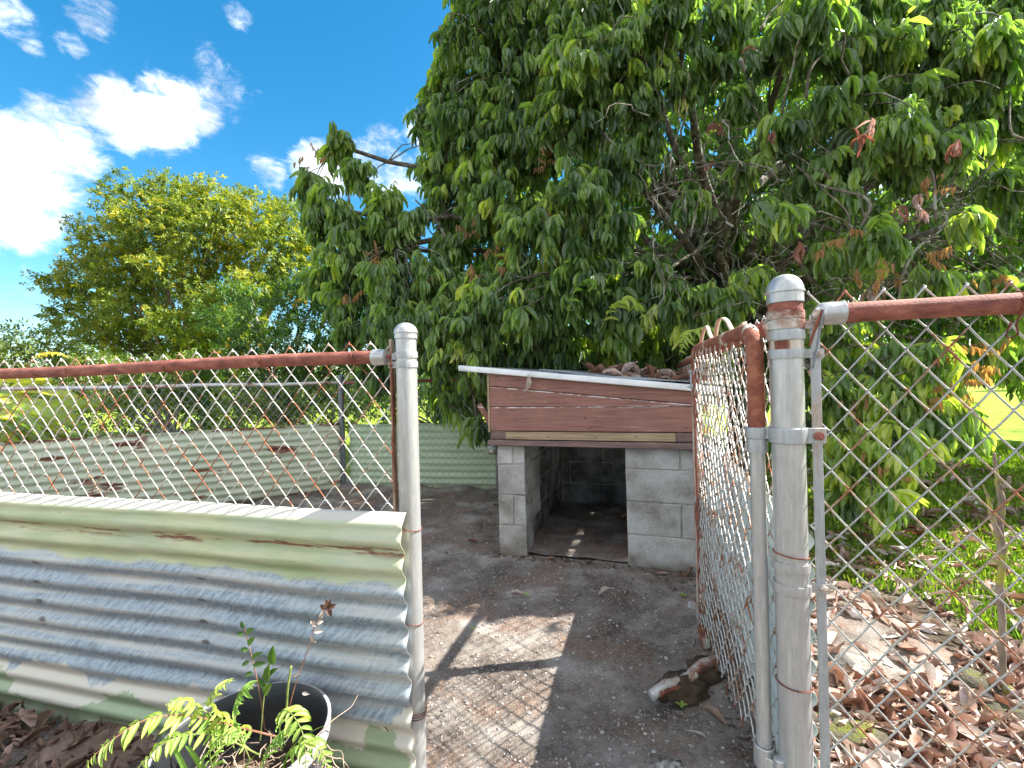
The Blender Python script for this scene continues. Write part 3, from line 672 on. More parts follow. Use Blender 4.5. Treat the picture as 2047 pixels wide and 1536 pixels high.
# --- side fence (right hand side of the kennel)
S_LEN = 3.62
fs_ = thing('chain_link_fence', post_R+sdir*.1, 'side chain link fence running back from the gate post behind the open gate', 'fence')
a = post_R+sdir*.075+Vector((0, 0, 1.258))
mb = MB(); tube(mb, [a+sdir*(k*.29) for k in range(13)], .0205, 18); mb.build('top_rail', 'rail_rust', fs_)
mb = MB(); lathe(mb, a, [(.008, -.04), (.02, -.024), (.0235, -.012), (.0245, .022), (.0215, .024)], 22, 0, sdir); mb.build('rail_end_cup', 'galv_clean', fs_)
chain(fs_, post_R+sdir*.06+Vector((.004, 0, 0)), sdir, S_LEN-.1, .03, 1.29, w=.074, h=.087, r=.0016, mat='wire_rusty', sides=4)
for s in (1.75, S_LEN):
    q = post_R+sdir*s; pipe('post', q+Vector((0, 0, -.1)), q+Vector((0, 0, 1.27)), .0255, 'galv', fs_)
# --- far left fence and back fence
Lf = (corner-far_a); Lfl = Lf.length; ldir = Lf.normalized()
ff = thing('chain_link_fence', corner, 'far chain link fence with a white rust spotted rail and dark corner post', 'fence')
mb = MB(); tube(mb, [far_a+ldir*(Lfl*k/14)+Vector((0, 0, 1.190+.004*math.sin(k))) for k in range(15)], .0185, 14); mb.build('top_rail', 'rail_half', ff)
pipe('post', corner+Vector((0, 0, -.1)), corner+Vector((0, 0, 1.235)), .032, 'galv_dark', ff)
mb = MB(); post_cap(mb, corner, 1.23, .032, .05); mb.build('post_cap', 'galv_dark', ff)
mb = MB()
for z in (1.19, 1.0, .74, .5, .22): band(mb, corner, z, .032, .02, 20)
mb.build('brace_band', 'galv_dark', ff)
lnrm = Vector((ldir.y, -ldir.x, 0))
chain(ff, far_a, ldir, Lfl-.04, .03, 1.225, w=.072, h=.084, r=.0019, mat='wire_far', sides=4)
q = far_a-ldir*.05; pipe('post', q+Vector((0, 0, -.1)), q+Vector((0, 0, 1.21)), .024, 'galv', ff)
B_LEN = 3.5
fb = thing('chain_link_fence', corner+bdir*B_LEN, 'back chain link fence with a dark rusty rail beside the block shelter', 'fence')
mb = MB(); tube(mb, [corner+bdir*(.04+(B_LEN-.04)*k/8)+Vector((0, 0, 1.19)) for k in range(9)], .0185, 14); mb.build('top_rail', 'rail_rust', fb)
chain(fb, corner+bdir*.06+Vector((0, -.02, 0)), bdir, B_LEN-.1, .03, 1.225, w=.072, h=.084, r=.0017, mat='wire_far', sides=4)
q = corner+bdir*1.78; pipe('post', q+Vector((0, -.03, -.1)), q+Vector((0, -.03, .98)), .020, 'galv_dark', fb)

# ------------------------------------------------------------------ corrugated sheets
def corrugated(name, o, d, nrm, length, hgt, mat, label, z0=0.0, pitch=.072, A=.0092, ledge=False, taper=0.0, wob=.004, nx=60, ph=0.0, dents=()):
    vs = []; nz = int(hgt/pitch*12); dl = length/nx
    zs = [k*hgt/nz for k in range(nz+1)]
    for i in range(nx+1):
        u = i*dl
        for z in zs:
            off = A*math.cos(2*math.pi*(hgt-z)/pitch+ph)
            off += (.055*z/hgt if ledge else 0)+wob*mnoise.noise(Vector((u*1.7, z*2.2, 4)))*2
            for (du, dz, s, dep) in dents:
                off -= dep*math.exp(-(((u-du)/s)**2)-((z-dz)/(s*.7))**2)
            if ledge: off += .007*math.exp(-((z-(hgt-.035))/.018)**2)
            if ledge and z > hgt-.030: off = off-(z-(hgt-.030))*1.35
            zz = z0+z+.004*mnoise.noise(Vector((u*2, z, 9)))+taper*u/length
            vs.append(o+d*u+nrm*off+Vector((0, 0, zz)))
    m = nz+1
    fs = [(i*m+k, (i+1)*m+k, (i+1)*m+k+1, i*m+k+1) for i in range(nx) for k in range(nz)]
    mb = MB(); mb.add(vs, fs); ob = mb.build(name, mat, sharp=180, label=label, cat='metal sheet')
    s = ob.modifiers.new('thickness', 'SOLIDIFY'); s.thickness = .0012; s.offset = 0
    return ob
dn = [(.676, .365+.0655*k, .016, .007) for k in range(4)]+[(1.37, .365+.0655*k, .016, .007) for k in range(4)]+[(.3, .62, .03, .008), (.9, .66, .05, .010), (1.7, .5, .06, .012), (.5, .2, .05, .010)]+[(1.16, .30, .02, .008)]
corrugated('corrugated_sheet', post_L-fdir*.022+ncam*.043, fdir, ncam, 4.0, .800, 'sheet_front', 'streaked galvanised sheet with green painted edge tied along the front fence', ledge=True, nx=240, dents=dn, z0=-.01)
corrugated('corrugated_sheet', far_a+lnrm*.05, ldir, lnrm, Lfl-.03, .755, 'sheet_far', 'pale green corrugated sheet with big rust patches along the far left fence', nx=80, z0=-.01)
corrugated('corrugated_sheet', corner+bdir*.08+Vector((0, .03, 0)), bdir, Vector((-.165, -.986, 0)), B_LEN-.1, .72, 'sheet_back', 'light green corrugated sheet behind the wire of the back fence', nx=60, z0=.0)
snr = Vector((-sdir.y, sdir.x, 0))
corrugated('corrugated_sheet', post_R+sdir*.03-snr*.045, sdir, snr, S_LEN, .80, 'sheet_side', 'pale blue green corrugated sheet on the outside of the right hand fence', nx=70, z0=-.01)
# wires that tie the front sheet to the post
for z, y in ((.575, 1055), (.21, 1240), (.09, 1420)):
    base = post_L-fdir*.0+ncam*.0
    zc = HC-(y-773)/700.0
    mb = MB(); ring(mb, post_L+Vector((0, 0, zc)), Vector((.25, 0, 1)), .0318, .0013, 1.0 if y != 1420 else 3.0, .008, 5, 60)
    h0 = post_L+fdir*.045+ncam*.055+Vector((0, 0, zc-.008))
    tube(mb, smoothpath([post_L+ncam*.034+Vector((0, 0, zc-.004)), h0, h0+fdir*.012+Vector((0, 0, .010)), h0+fdir*.022+Vector((0, 0, -.004)), h0+fdir*.008+Vector((0, 0, -.020))], 5), .0013, 5)
    tube(mb, smoothpath([h0+fdir*.004, h0+fdir*.018+Vector((0, 0, .004)), h0+fdir*.026+Vector((0, 0, .003))], 3), .0013, 5)
    mb.build('tie_wire', 'tie', label={1055: 'uppermost rusty wire tied through the front sheet around the slim post', 1240: 'middle rusty wire tied through the front sheet around the slim post', 1420: 'lowest rusty wire wound several turns around the foot of the slim post'}[y], cat='wire')

# ------------------------------------------------------------------ gate
ga = Vector((.569, 1.052, 0)); gb = Vector((.786, 1.925, 0)); gd = (gb-ga).normalized(); gl = (gb-ga).length
gt = thing('chain_link_gate', ga, 'rusty chain link gate standing open into the kennel beside the thick post', 'gate')
zt = 1.246
def bend(c0, c1, c2, r, n=7):
    """rounded corner path at c1"""
    a = (c0-c1).normalized(); b = (c2-c1).normalized(); out = []
    for k in range(n+1):
        t = k/n; p0 = c1+a*r; p2 = c1+b*r
        out.append(p0*(1-t)**2+c1*2*t*(1-t)+p2*t*t)
    return out
A0 = ga+Vector((0, 0, .985)); A1 = ga+Vector((0, 0, zt)); B1 = gb+Vector((0, 0, zt+.012)); B0 = gb+Vector((0, 0, .045)); B2 = B0-gd*.10+Vector((0, 0, -.0))
mb = MB(); tube(mb, [A0]+bend(A0, A1, B1, .075)+bend(A1, B1, B0, .07)[:5], .0186, 20); mb.build('top_rail', 'gate_rust', gt)
mb = MB(); tube(mb, bend(A1, B1, B0, .07)[4:]+[gb+Vector((0, 0, .6))]+bend(B1, B0, B2, .06)+[B0-gd*.085], .0185, 18); mb.build('far_upright', 'gate_pale', gt)
mb = MB(); tube(mb, [ga+Vector((0, 0, .985)), ga+Vector((0, 0, .5)), ga+Vector((0, 0, .085))], .0165, 20); mb.build('hinge_upright', 'galv_clean', gt)
mb = MB(); band(mb, ga, .975, .019, .036, 20, .003); mb.build('hinge_collar', 'galv', gt)
mb = MB()
band(mb, ga, 1.003, .021, .026, 20, .004)
band(mb, post_R, 1.001, RP+.001, .034, 32, .0045)
ang_gp = math.atan2(post_R.y-ga.y, post_R.x-ga.x)
box(mb, (.012, -.012, -.013), (.035, .012, .013), 0, Matrix.Translation(ga+Vector((0, 0, 1.003))) @ Matrix.Rotation(ang_gp, 4, 'Z'))
box(mb, (-.004, .030, -.017), (.004, .068, .017), 0, Matrix.Translation(post_R+Vector((0, 0, 1.001))+ncam*.018) @ Matrix.Rotation(math.atan2(rdir.y, rdir.x)-R(90), 4, 'Z'))
mb.build('hinge', 'galv', gt, bevel=.0015)
mb = MB(); bolt(mb, post_R+rdir*.052+ncam*.023+Vector((0, 0, 1.001)), ncam, .010, .014); mb.build('bolt', 'rail_rust', gt)
mb = MB()
band(mb, ga, .25, .0185, .05, 20, .004); band(mb, post_R, .235, RP+.001, .055, 32, .005)
lathe(mb, ga.lerp(post_R, .35)+ncam*.028+Vector((0, 0, .205)), [(.011, 0), (.012, .07), (.004, .072)], 14)
box(mb, (-.004, .0, -.028), (.004, .085, .026), 0, Matrix.Translation(post_R-rdir*.018+Vector((0, 0, .235))+ncam*.036) @ Matrix.Rotation(math.atan2(rdir.y, rdir.x)-R(90), 4, 'Z'))
box(mb, (-.004, -.038, -.026), (.004, .002, .026), 0, Matrix.Translation(ga.lerp(post_R, .5)+Vector((0, 0, .235))+ncam*.022) @ Matrix.Rotation(ang_gp-R(90), 4, 'Z'))
mb.build('hinge', 'galv_clean', gt, bevel=.0015)
mb = MB(); bolt(mb, post_R+rdir*.052+ncam*.041+Vector((0, 0, .235)), ncam, .009, .014); mb.build('bolt', 'rail_half', gt)
gn = Vector((-gd.y, gd.x, 0))      # towards the kennel / camera's left
chain(gt, ga+gd*.02+gn*.010, gd, gl-.04, .20, 1.25, w=.074, h=.080, r=.0019, mat='wire_rusty', sides=6, warp=.009, z0b=.06)
# loose tension bar along far upright, bands and a stub
mb = MB(); box(mb, (-.009, -.003, .05), (.009, .003, 1.17), 0, Matrix.Translation(gb-gd*.035+gn*.012) @ Matrix.Rotation(math.atan2(gd.y, gd.x), 4, 'Z')); mb.build('tension_bar', 'rail_rust', gt)
for z in (1.10, .62, .12):
    mb = MB(); band(mb, gb, z, .0187, .022, 18, .003)
    box(mb, (-.004, -.05, -.011), (.004, -.016, .011), 0, Matrix.Translation(gb+Vector((0, 0, z))) @ Matrix.Rotation(math.atan2(gd.y, gd.x)-R(90), 4, 'Z')); mb.build('tension_band', 'galv', gt)
mb = MB(); lathe(mb, gb+gn*.015+Vector((0, 0, 1.13)), [(.008, -.02), (.008, .03), (.012, .032), (.012, .04)], 8, 0, (0, 0, 1)); bolt(mb, gb-gd*.03+gn*.02+Vector((0, 0, 1.10)), gn, .007, .02); mb.build('latch', 'galv', gt)
mb = MB(); q = gb+Vector((0, 0, .17)); box(mb, (-.055, -.007, -.012), (.01, .007, .012), 0, Matrix.Translation(q-gd*.02) @ Matrix.Rotation(R(8), 4, 'Y')); mb.build('latch_stub', 'rail_half', gt)
for s, z in ((.12, .235), (.30, .20), (.46, .17)):
    mb = MB(); c = ga+gd*s+gn*.02+Vector((0, 0, z)); ring(mb, c, gn+gd*.4, .012, .0016, .9, .004, 5, 16); mb.build('loose_wire_loop', 'tie', gt)
# beige strap looped over the gate's top rail
mb = MB(); pth = smoothpath([P(1398, 712, 1.93), P(1404, 672, 1.80), P(1412, 653, 1.70), P(1420, 672, 1.62), P(1428, 684, 1.58), P(1434, 652, 1.50), P(1440, 638, 1.46), P(1452, 641, 1.40), P(1466, 664, 1.33), P(1480, 655, 1.28), P(1488, 646, 1.25), P(1480, 668, 1.24)], 5)
P_, frm = frames(pth); vs = []; wv = Vector((.62, .2, .12)).normalized()*.0085
for p in P_: vs += [p-wv, p+wv]
mb.add(vs, [(2*i, 2*i+1, 2*i+3, 2*i+2) for i in range(len(P_)-1)])
o = mb.build('strap', 'ribbon', sharp=180, label='faded beige strap looped over the top of the open gate', cat='strap'); s = o.modifiers.new('t', 'SOLIDIFY'); s.thickness = .0025

# broken rusty pipe on a lump of earth
pp0, pp1 = G(1302, 1392, .045), G(1432, 1318, .10)
br = thing('broken_pipe', (pp0.x, pp0.y, 0), 'broken rusty white pipe end lying in the dirt by the gate foot', 'pipe')
mb = MB(); n = 9; pts = [pp0.lerp(pp1, k/n)+Vector((0, 0, .008*math.sin(k*1.1))) for k in range(n+1)]
tube(mb, pts, [.017+.003*random.random() for _ in pts], 14, caps=False, jit=.12); mb.build('pipe_shell', 'rail_half', br, sharp=60)
mb = MB(); tube(mb, [p+Vector((-.004, -.010, -.006)) for p in pts[1:7]], .014, 12); mb.build('inner_pipe', 'gate_pale', br)
c = G(1350, 1420, 0.0); mb = MB(); mb.add(*blob((c.x+.05, c.y+.06, .025), (.085, .05, .055), 3, 3, .3)); mb.add(*blob((c.x+.14, c.y+.11, .04), (.06, .045, .06), 5, 3, .3))
mb.build('earth_clod', 'clod', sharp=180, label='crumbling brown clod of earth under the broken pipe', cat='earth clod')

# ------------------------------------------------------------------ block shelter
hA = G(998, 1108); hB = G(1258, 1134); hd = (hB-hA).normalized(); hrz = math.atan2(hd.y, hd.x)
hs_ = thing('dog_shelter', hA, 'low concrete block dog shelter with red board gable and a sloping roof', 'dog shelter', rz=hrz)
def blk(x0, x1, y0, y1, z0, z1, mat='block'):
    g = .008; mb = MB(); box(mb, (x0+g*.5, y0, z0+g*.5), (x1-g*.5, y1, z1-g*.5), jit=.004)
    mb.build('concrete_block', mat, hs_, local=True, smooth=False, bevel=.004)
rows = [(0, .2), (.2, .4), (.4, .6), (.6, .728)]
OP0, OP1, HW, HD = .195, .83, 1.24, 1.5
for i, (z0, z1) in enumerate(rows):
    if i in (0, 2): blk(0, OP0, 0, .19 if i == 0 else .39, z0, z1)
    else:
        blk(0, .112, 0, .19, z0, z1); blk(.112, OP0, 0, .39, z0, z1)
    if i in (0, 2): blk(OP1, HW, 0, .19, z0, z1)
    else: blk(OP1, OP1+.315, 0, .19, z0, z1); blk(OP1+.315, HW, 0, .19, z0, z1)
    # left and right walls, back wall
    off = .0 if i % 2 == 0 else .2
    y = .405 if i % 2 else .205
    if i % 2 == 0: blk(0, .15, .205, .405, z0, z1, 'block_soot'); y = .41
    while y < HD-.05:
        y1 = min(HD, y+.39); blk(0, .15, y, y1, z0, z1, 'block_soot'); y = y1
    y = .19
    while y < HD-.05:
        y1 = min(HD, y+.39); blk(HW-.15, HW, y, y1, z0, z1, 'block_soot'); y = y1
    x = .155+off*.4
    if off: blk(.155, x, HD-.19, HD, z0, z1, 'block_soot')
    while x < HW-.16:
        x1 = min(HW-.155, x+.39); blk(x, x1, HD-.19, HD, z0, z1, 'block_soot'); x = x1
mb = MB()   # recessed mortar cores
box(mb, (.004, .006, 0), (OP0-.004, .186, .722)); box(mb, (OP1+.004, .006, 0), (HW-.004, .186, .722))
box(mb, (.005, .21, 0), (.144, HD-.006, .722)); box(mb, (HW-.144, .21, 0), (HW-.005, HD-.006, .722)); box(mb, (.15, HD-.184, 0), (HW-.15, HD-.006, .722))
mb.build('mortar', 'mortar', hs_, local=True, smooth=False)
mb = MB(); nx, ny = 26, 40; vs = [(OP0-.06+(OP1-OP0+.4)*i/nx, .02+(HD-.2)*j/ny, .022+.01*mnoise.noise(Vector((i*.3, j*.3, 0)))+.012*max(0, j/ny-.7)) for j in range(ny+1) for i in range(nx+1)]
mb.add(vs, [(j*(nx+1)+i, j*(nx+1)+i+1, (j+1)*(nx+1)+i+1, (j+1)*(nx+1)+i) for j in range(ny) for i in range(nx)])
mb.build('floor_slab', 'floor', hs_, local=True, sharp=180)
mb = MB(); vs, fs = blob((0, 0, 0), (1, 1, 1), 4, 1); 
mb = MB(); box(mb, (-.045, -.052, .730), (HW+.03, .12, .764), jit=.003); mb.build('lintel_board', 'lintel_wood', hs_, local=True, smooth=False, bevel=.003)
mb = MB(); box(mb, (.075, -.030, .770), (1.12, .02, .818), jit=.002); mb.build('batten', 'raw_wood', hs_, local=True, smooth=False, bevel=.002)
mb = MB(); box(mb, (-.03, -.022, .768), (.072, .02, .822), jit=.002); mb.build('batten', 'lintel_wood', hs_, local=True, smooth=False, bevel=.002)
mb = MB(); box(mb, (1.125, -.024, .768), (1.25, .02, .820), jit=.002); mb.build('batten', 'lintel_wood', hs_, local=True, smooth=False, bevel=.002)
def roofz(x, y=0): return 1.216-.112*x+.022*y
def board(pts, y0, y1, name='board', mat='red_wood'):
    n = len(pts); vs = [(x, y0, z) for x, z in pts]+[(x, y1, z) for x, z in pts]
    fs = [tuple(range(n))] + [tuple(range(n, 2*n))[::-1]]+[((k+1) % n, k, n+k, n+(k+1) % n) for k in range(n)]
    mb = MB(); mb.add(vs, fs); return mb.build(name, mat, hs_, local=True, smooth=False, bevel=.0025)
XB = 1.25
board([(-.028, .826), (XB, .826), (XB, .972), (-.028, .980)], -.030, -.006)
board([(-.028, .983), (XB, .975), (XB, .985), (.9, 1.018), (.5, 1.062), (-.028, 1.118)], -.029, -.006)
board([(-.028, 1.122), (.5, 1.066), (.9, 1.022), (XB, .989), (XB, roofz(XB)-.004), (-.028, roofz(-.028)-.004)], -.033, -.006)
mb = MB(); box(mb, (-.02, -.004, .80), (XB-.01, .01, 1.06)); mb.build('gap_light_blocker', 'lintel_wood', hs_, local=True, smooth=False)  # added panel behind the boards, stops light showing through their gaps
mb = MB(); box(mb, (-.045, -.03, .815), (-.031, HD, 1.215)); mb.build('side_panel', 'raw_wood', hs_, local=True, smooth=False)
mb = MB()
for (x, z) in ((.02, 1.18), (.035, 1.175), (.2, 1.13), (.60, 1.10), (.615, 1.09), (.59, 1.085), (.62, .845), (1.18, .85), (.05, .95), (.36, .79), (.66, .79), (.9, .80)):
    lathe(mb, (x, -.0335, z), [(.0045, 0), (.0045, .0015), (.0005, .002)], 8, 0, (0, -1, 0))
mb.build('nail_heads', 'grey_rock', hs_, local=True, kind='stuff')
# roof: deck, white drip edge, loose felt
def slab(x0, x1, y0, y1, t, dz, name, mat, n=10, w=.004):
    mb = MB(); vs = []
    for j in range(n+1):
        for i in range(n+1):
            x = x0+(x1-x0)*i/n; y = y0+(y1-y0)*j/n; z = roofz(x, y)+dz+w*mnoise.noise(Vector((x*3, y*3, dz*50)))
            vs.append((x, y, z))
    m = n+1
    mb.add(vs, [(j*m+i, j*m+i+1, (j+1)*m+i+1, (j+1)*m+i) for j in range(n) for i in range(n)])
    o = mb.build(name, mat, hs_, local=True, sharp=180); s = o.modifiers.new('t', 'SOLIDIFY'); s.thickness = t; s.offset = -1; return o
slab(-.20, 1.36, -.035, HD+.06, .016, .014, 'roof_deck', 'roofing', 12, .003)
mb = MB()
vs = []
xs = [-.235+(1.60)*k/12 for k in range(13)]
for x in xs:
    z = roofz(x, -.06)
    for (yy, zz) in ((-.03, .022), (-.058, .021), (-.064, .014), (-.062, -.010), (-.056, -.013), (-.05, -.010)): vs.append((x, yy, z+zz))
mb.add(vs, [(i*6+k, (i+1)*6+k, (i+1)*6+k+1, i*6+k+1) for i in range(12) for k in range(5)])
o = mb.build('drip_edge', 'white_metal', hs_, local=True, sharp=50); s = o.modifiers.new('t', 'SOLIDIFY'); s.thickness = .002
slab(.30, 1.33, .02, HD, .006, .032, 'loose_felt', 'roofing', 10, .014)
# leaves lying on the roof
def roof_pt(x, y, dz=0): return W[hs_.name] @ Vector((x, y, roofz(x, y)+dz))
rl = thing('roof_leaf_litter', roof_pt(1.0, .6, .03), 'brown fallen leaves heaped on the right end of the shelter roof', 'dead leaves')
N = 150
xx = 1.30-.75*rng.uniform(0, 1, N)**1.3; yy = rng.uniform(.15, 1.4, N)
pos = np.array([roof_pt(a, b, .032+.03*rng.uniform(0, 1)*min(1, (a-.5)*1.6)) for a, b in zip(xx, yy)])
aa = rng.uniform(0, 6.28, N); dd = np.stack([np.cos(aa), np.sin(aa), rng.normal(0, .25, N)], 1)
for k in range(N):
    leaves('leaf', pos[k:k+1], dd[k:k+1], np.array([[rng.normal(0, .4), rng.normal(0, .4), 1]]), .15, .048, rng.uniform(.1, .85, 1), [T_CURL, T_CURL2, T_FLAT][k % 3], 'leaf_dead', rl)
# a few reddish leaves stuck upright on the roof edge and one pale one hanging from the drip edge
for k, (x, y) in enumerate(((1302, 738), (1312, 745), (1388, 738))):
    p = P(x, y, 2.9)
    leaves('dead_leaf', np.array([p]), np.array([[.1, 0, -1.0]]), np.array([[.2, -1, .1]]), .085, .03, np.array([.25]), T_CURL2, 'leaf_hang_dead',
           label=['russet leaf standing on the roof edge, left one of the pair', 'russet leaf standing on the roof edge, right one of the pair', 'russet leaf standing on the roof edge right by the gate frame'][k], cat='leaf', group='russet leaves standing on the shelter roof edge')
p = P(1056, 748, 2.84)
leaves('dead_leaf', np.array([p]), np.array([[-.08, 0, -1.0]]), np.array([[.4, -1, .1]]), .135, .036, np.array([.95]), T_CURL2, 'leaf_dead', label='pale dry leaf hanging from the white roof edge over the red boards', cat='leaf')
# wood scrap by the shelter's left side
mb = MB(); M4 = Matrix.Translation(P(972, 832, 3.08)) @ Matrix.Rotation(R(62), 4, 'Y')
box(mb, (-.09, -.01, -.018), (.06, .012, .018), 0, M4, jit=.006); mb.build('wood_offcut', 'red_wood', smooth=False, bevel=.002, label='splintered red wood offcut sticking out left of the gable', cat='wood')
mb = MB(); vs, fs = blob(P(987, 900, 3.06), (.05, .06, .03), 11, 2, .25); mb.add(vs, fs); mb.build('knot_of_wood', 'bark', sharp=180, label='grey gnarled lump of wood under the lintel board left end', cat='wood')

# ------------------------------------------------------------------ pot with weeds and fern
pc = Vector((-.640, 1.050, 0))
pt = thing('plant_pot', pc, 'big black plastic plant pot with a pale rim below the front sheet', 'plant pot')
PRZ = .33
mb = MB(); lathe(mb, pc, [(r_*.90, h_) for r_, h_ in ((.135, .0), (.150, .04), (.190, PRZ-.035), (.194, PRZ-.03), (.203, PRZ-.03), (.205, PRZ), (.196, PRZ+.002), (.190, PRZ-.004), (.183, PRZ-.05), (.165, PRZ-.20), (.162, PRZ-.22))], 48, close=False)
m, ntt, b, pos = newmat('black_pale_pot_plastic')
zz = ntt.add('ShaderNodeSeparateXYZ', {'Vector': pos}).outputs[2]; xw = ntt.add('ShaderNodeSeparateXYZ', {'Vector': pos}).outputs[0]
cc = ntt.ramp(ntt.noise(pos, 8, 5), [(.3, (.008, .009, .011)), (.7, (.022, .025, .030))])
yw = ntt.add('ShaderNodeSeparateXYZ', {'Vector': pos}).outputs[1]
rr = ntt.vmath('LENGTH', ntt.add('ShaderNodeCombineXYZ', {0: ntt.math('SUBTRACT', xw, pc.x), 1: ntt.math('SUBTRACT', yw, pc.y), 2: 0.0}).outputs[0])
outm = ntt.math('MULTIPLY', ntt.smooth(ntt.math('SUBTRACT', rr, ntt.math('MULTIPLY', zz, .155)), .1238, .1283), ntt.smooth(ntt.noise(pos, 9, 5, .65), .28, .45))
cc = ntt.mix(outm, cc, ntt.ramp(ntt.noise(pos, 16, 5), [(.3, (.28, .28, .28)), (.7, (.50, .51, .53))]))  # pale grey patches over the outer wall, near black inside
put(ntt, b, cc, .45, None, ntt.bump(ntt.noise(pos, 60, 4), .3, .003))
MT['pot'] = m
mb.build('pot_wall', 'pot', pt, sharp=50)
mb = MB(); vs = []; n = 28
vs = [(pc.x, pc.y, PRZ-.13)]+[(pc.x+.152*r_/6*math.cos(2*math.pi*k/n), pc.y+.152*r_/6*math.sin(2*math.pi*k/n), PRZ-.14+.025*mnoise.noise(Vector((r_, k*.8, 0)))) for r_ in range(1, 7) for k in range(n)]
fs = [(0, 1+k, 1+(k+1) % n) for k in range(n)]+[(1+(r_-1)*n+k, 1+r_*n+k, 1+r_*n+(k+1) % n, 1+(r_-1)*n+(k+1) % n) for r_ in range(1, 6) for k in range(n)]
mb.add(vs, fs); mb.build('soil', 'potsoil', pt, sharp=180)
# straw and roots in the pot
mb = MB()
for k in range(150):
    a = rng.uniform(0, 6.28); r0 = rng.uniform(0, .15); c = pc+Vector((r0*math.cos(a), r0*math.sin(a)-.02, PRZ-.125+rng.uniform(0, .05)))
    dv = Vector(rng.normal(0, 1, 3)*[1, 1, .45]).normalized()*rng.uniform(.03, .09)
    tube(mb, [c-dv*.5, c+Vector(rng.normal(0, .006, 3)), c+dv*.5], .0011, 3)
mb.build('straw', 'root', pt, kind='stuff')
mb = MB(); rb = pc+Vector((.165, -.03, PRZ))
for k in range(9):
    d = Vector((rng.uniform(.2, 1), rng.uniform(-.8, .4), rng.uniform(-1.2, .25))).normalized(); q = [rb]
    for j in range(5): q.append(q[-1]+(d+Vector(rng.normal(0, .35, 3))).normalized()*.026)
    tube(mb, smoothpath(q, 3), list(np.linspace(.0022, .0006, len(q)*3-2)), 4)
mb.build('dry_roots', 'root', sharp=180, label='tuft of dry pale roots hanging over the right rim of the pot', cat='roots')

def frond(root, pts, L0, mat, rn, parent, npair=16, wid=.35, stemr=.0016, lobed=True, name='leaflets', stem='stem_green'):
    """a fern frond: rachis with paired wavy pinnae"""
    path = smoothpath(pts, 8); n = len(path)
    mb = MB(); tube(mb, path, list(np.linspace(stemr, stemr*.4, n)), 5); st = mb.build('stem', stem, parent)
    ps, ds, us, Ls = [], [], [], []
    for k in range(npair):
        t = .16+.84*k/(npair-1); i = min(n-2, int(t*(n-1))); p = path[i]; T = (path[i+1]-path[i]).normalized()
        side = T.cross(Vector((0, -.25, 1))).normalized(); up = side.cross(T)
        l = L0*math.sin(math.pi*min(1, .12+.86*t))**.7*random.uniform(.8, 1.1)
        for s in (-1, 1):
            dv = side*s+T*.55+Vector((0, 0, -.15))+Vector(rng.normal(0, .10, 3))
            l *= random.choice((1, 1, .8, .55))
            ps.append(p); ds.append(dv); us.append(up+Vector(rng.normal(0, .2, 3))); Ls.append(l)
    Ls = np.array(Ls)
    leaves(name, np.array(ps), np.array(ds), np.array(us), Ls, Ls*wid, np.clip(rng.normal(rn, .12, len(ps)), 0, 1), T_STRAP, mat, parent, kind='stuff')
def potp(x, y, D): return P(x, y, D)
base = pc+Vector((.0, 0, PRZ-.12))
fp = thing('fern', base, 'pale lobed fern arching out of the black pot towards the lower left', 'fern')
frond(None, [potp(560, 1475, 1.05), potp(480, 1455, 1.0), potp(380, 1432, .95), potp(290, 1440, .90), potp(200, 1500, .86), potp(150, 1560, .84)], .050, 'leaf_fern', .72, fp, 26, .24, .0022, stem='stem_red')
frond(None, [potp(470, 1500, 1.0), potp(440, 1440, .98), potp(420, 1400, .96), potp(440, 1372, .95), potp(470, 1360, .95)], .034, 'leaf_fern', .8, fp, 14, .3)
frond(None, [potp(500, 1520, 1.0), potp(470, 1440, .97), potp(480, 1390, .96), potp(510, 1365, .96)], .042, 'leaf_fern', .4, fp, 14, .3)
frond(None, [potp(560, 1500, 1.0), potp(560, 1430, .97), potp(580, 1425, .93), potp(606, 1470, .90), potp(612, 1540, .88)], .040, 'leaf_fern', .7, fp, 15, .3)
frond(None, [potp(430, 1560, .95), potp(420, 1500, .92), potp(450, 1470, .9), potp(500, 1475, .9)], .036, 'leaf_fern', .6, fp, 13, .3)
frond(None, [potp(520, 1545, 1.0), potp(540, 1490, .97), potp(575, 1460, .95), potp(600, 1440, .95)], .036, 'leaf_fern', .35, fp, 12, .3)
frond(None, [potp(520, 1510, 1.0), potp(430, 1470, .95), potp(340, 1480, .90), potp(270, 1540, .86)], .042, 'leaf_fern', .7, fp, 18, .28)
frond(None, [potp(500, 1500, 1.0), potp(420, 1430, .98), potp(370, 1400, .95), potp(330, 1410, .93)], .036, 'leaf_fern', .78, fp, 14, .3)
frond(None, [potp(560, 1520, 1.0), potp(600, 1490, .95), potp(640, 1500, .92), potp(660, 1545, .90)], .036, 'leaf_fern', .55, fp, 13, .3)
gr = thing('grass_tuft', base+Vector((-.05, -.05, 0)), 'bright green strap leaved grass in the front of the pot', 'grass tuft')
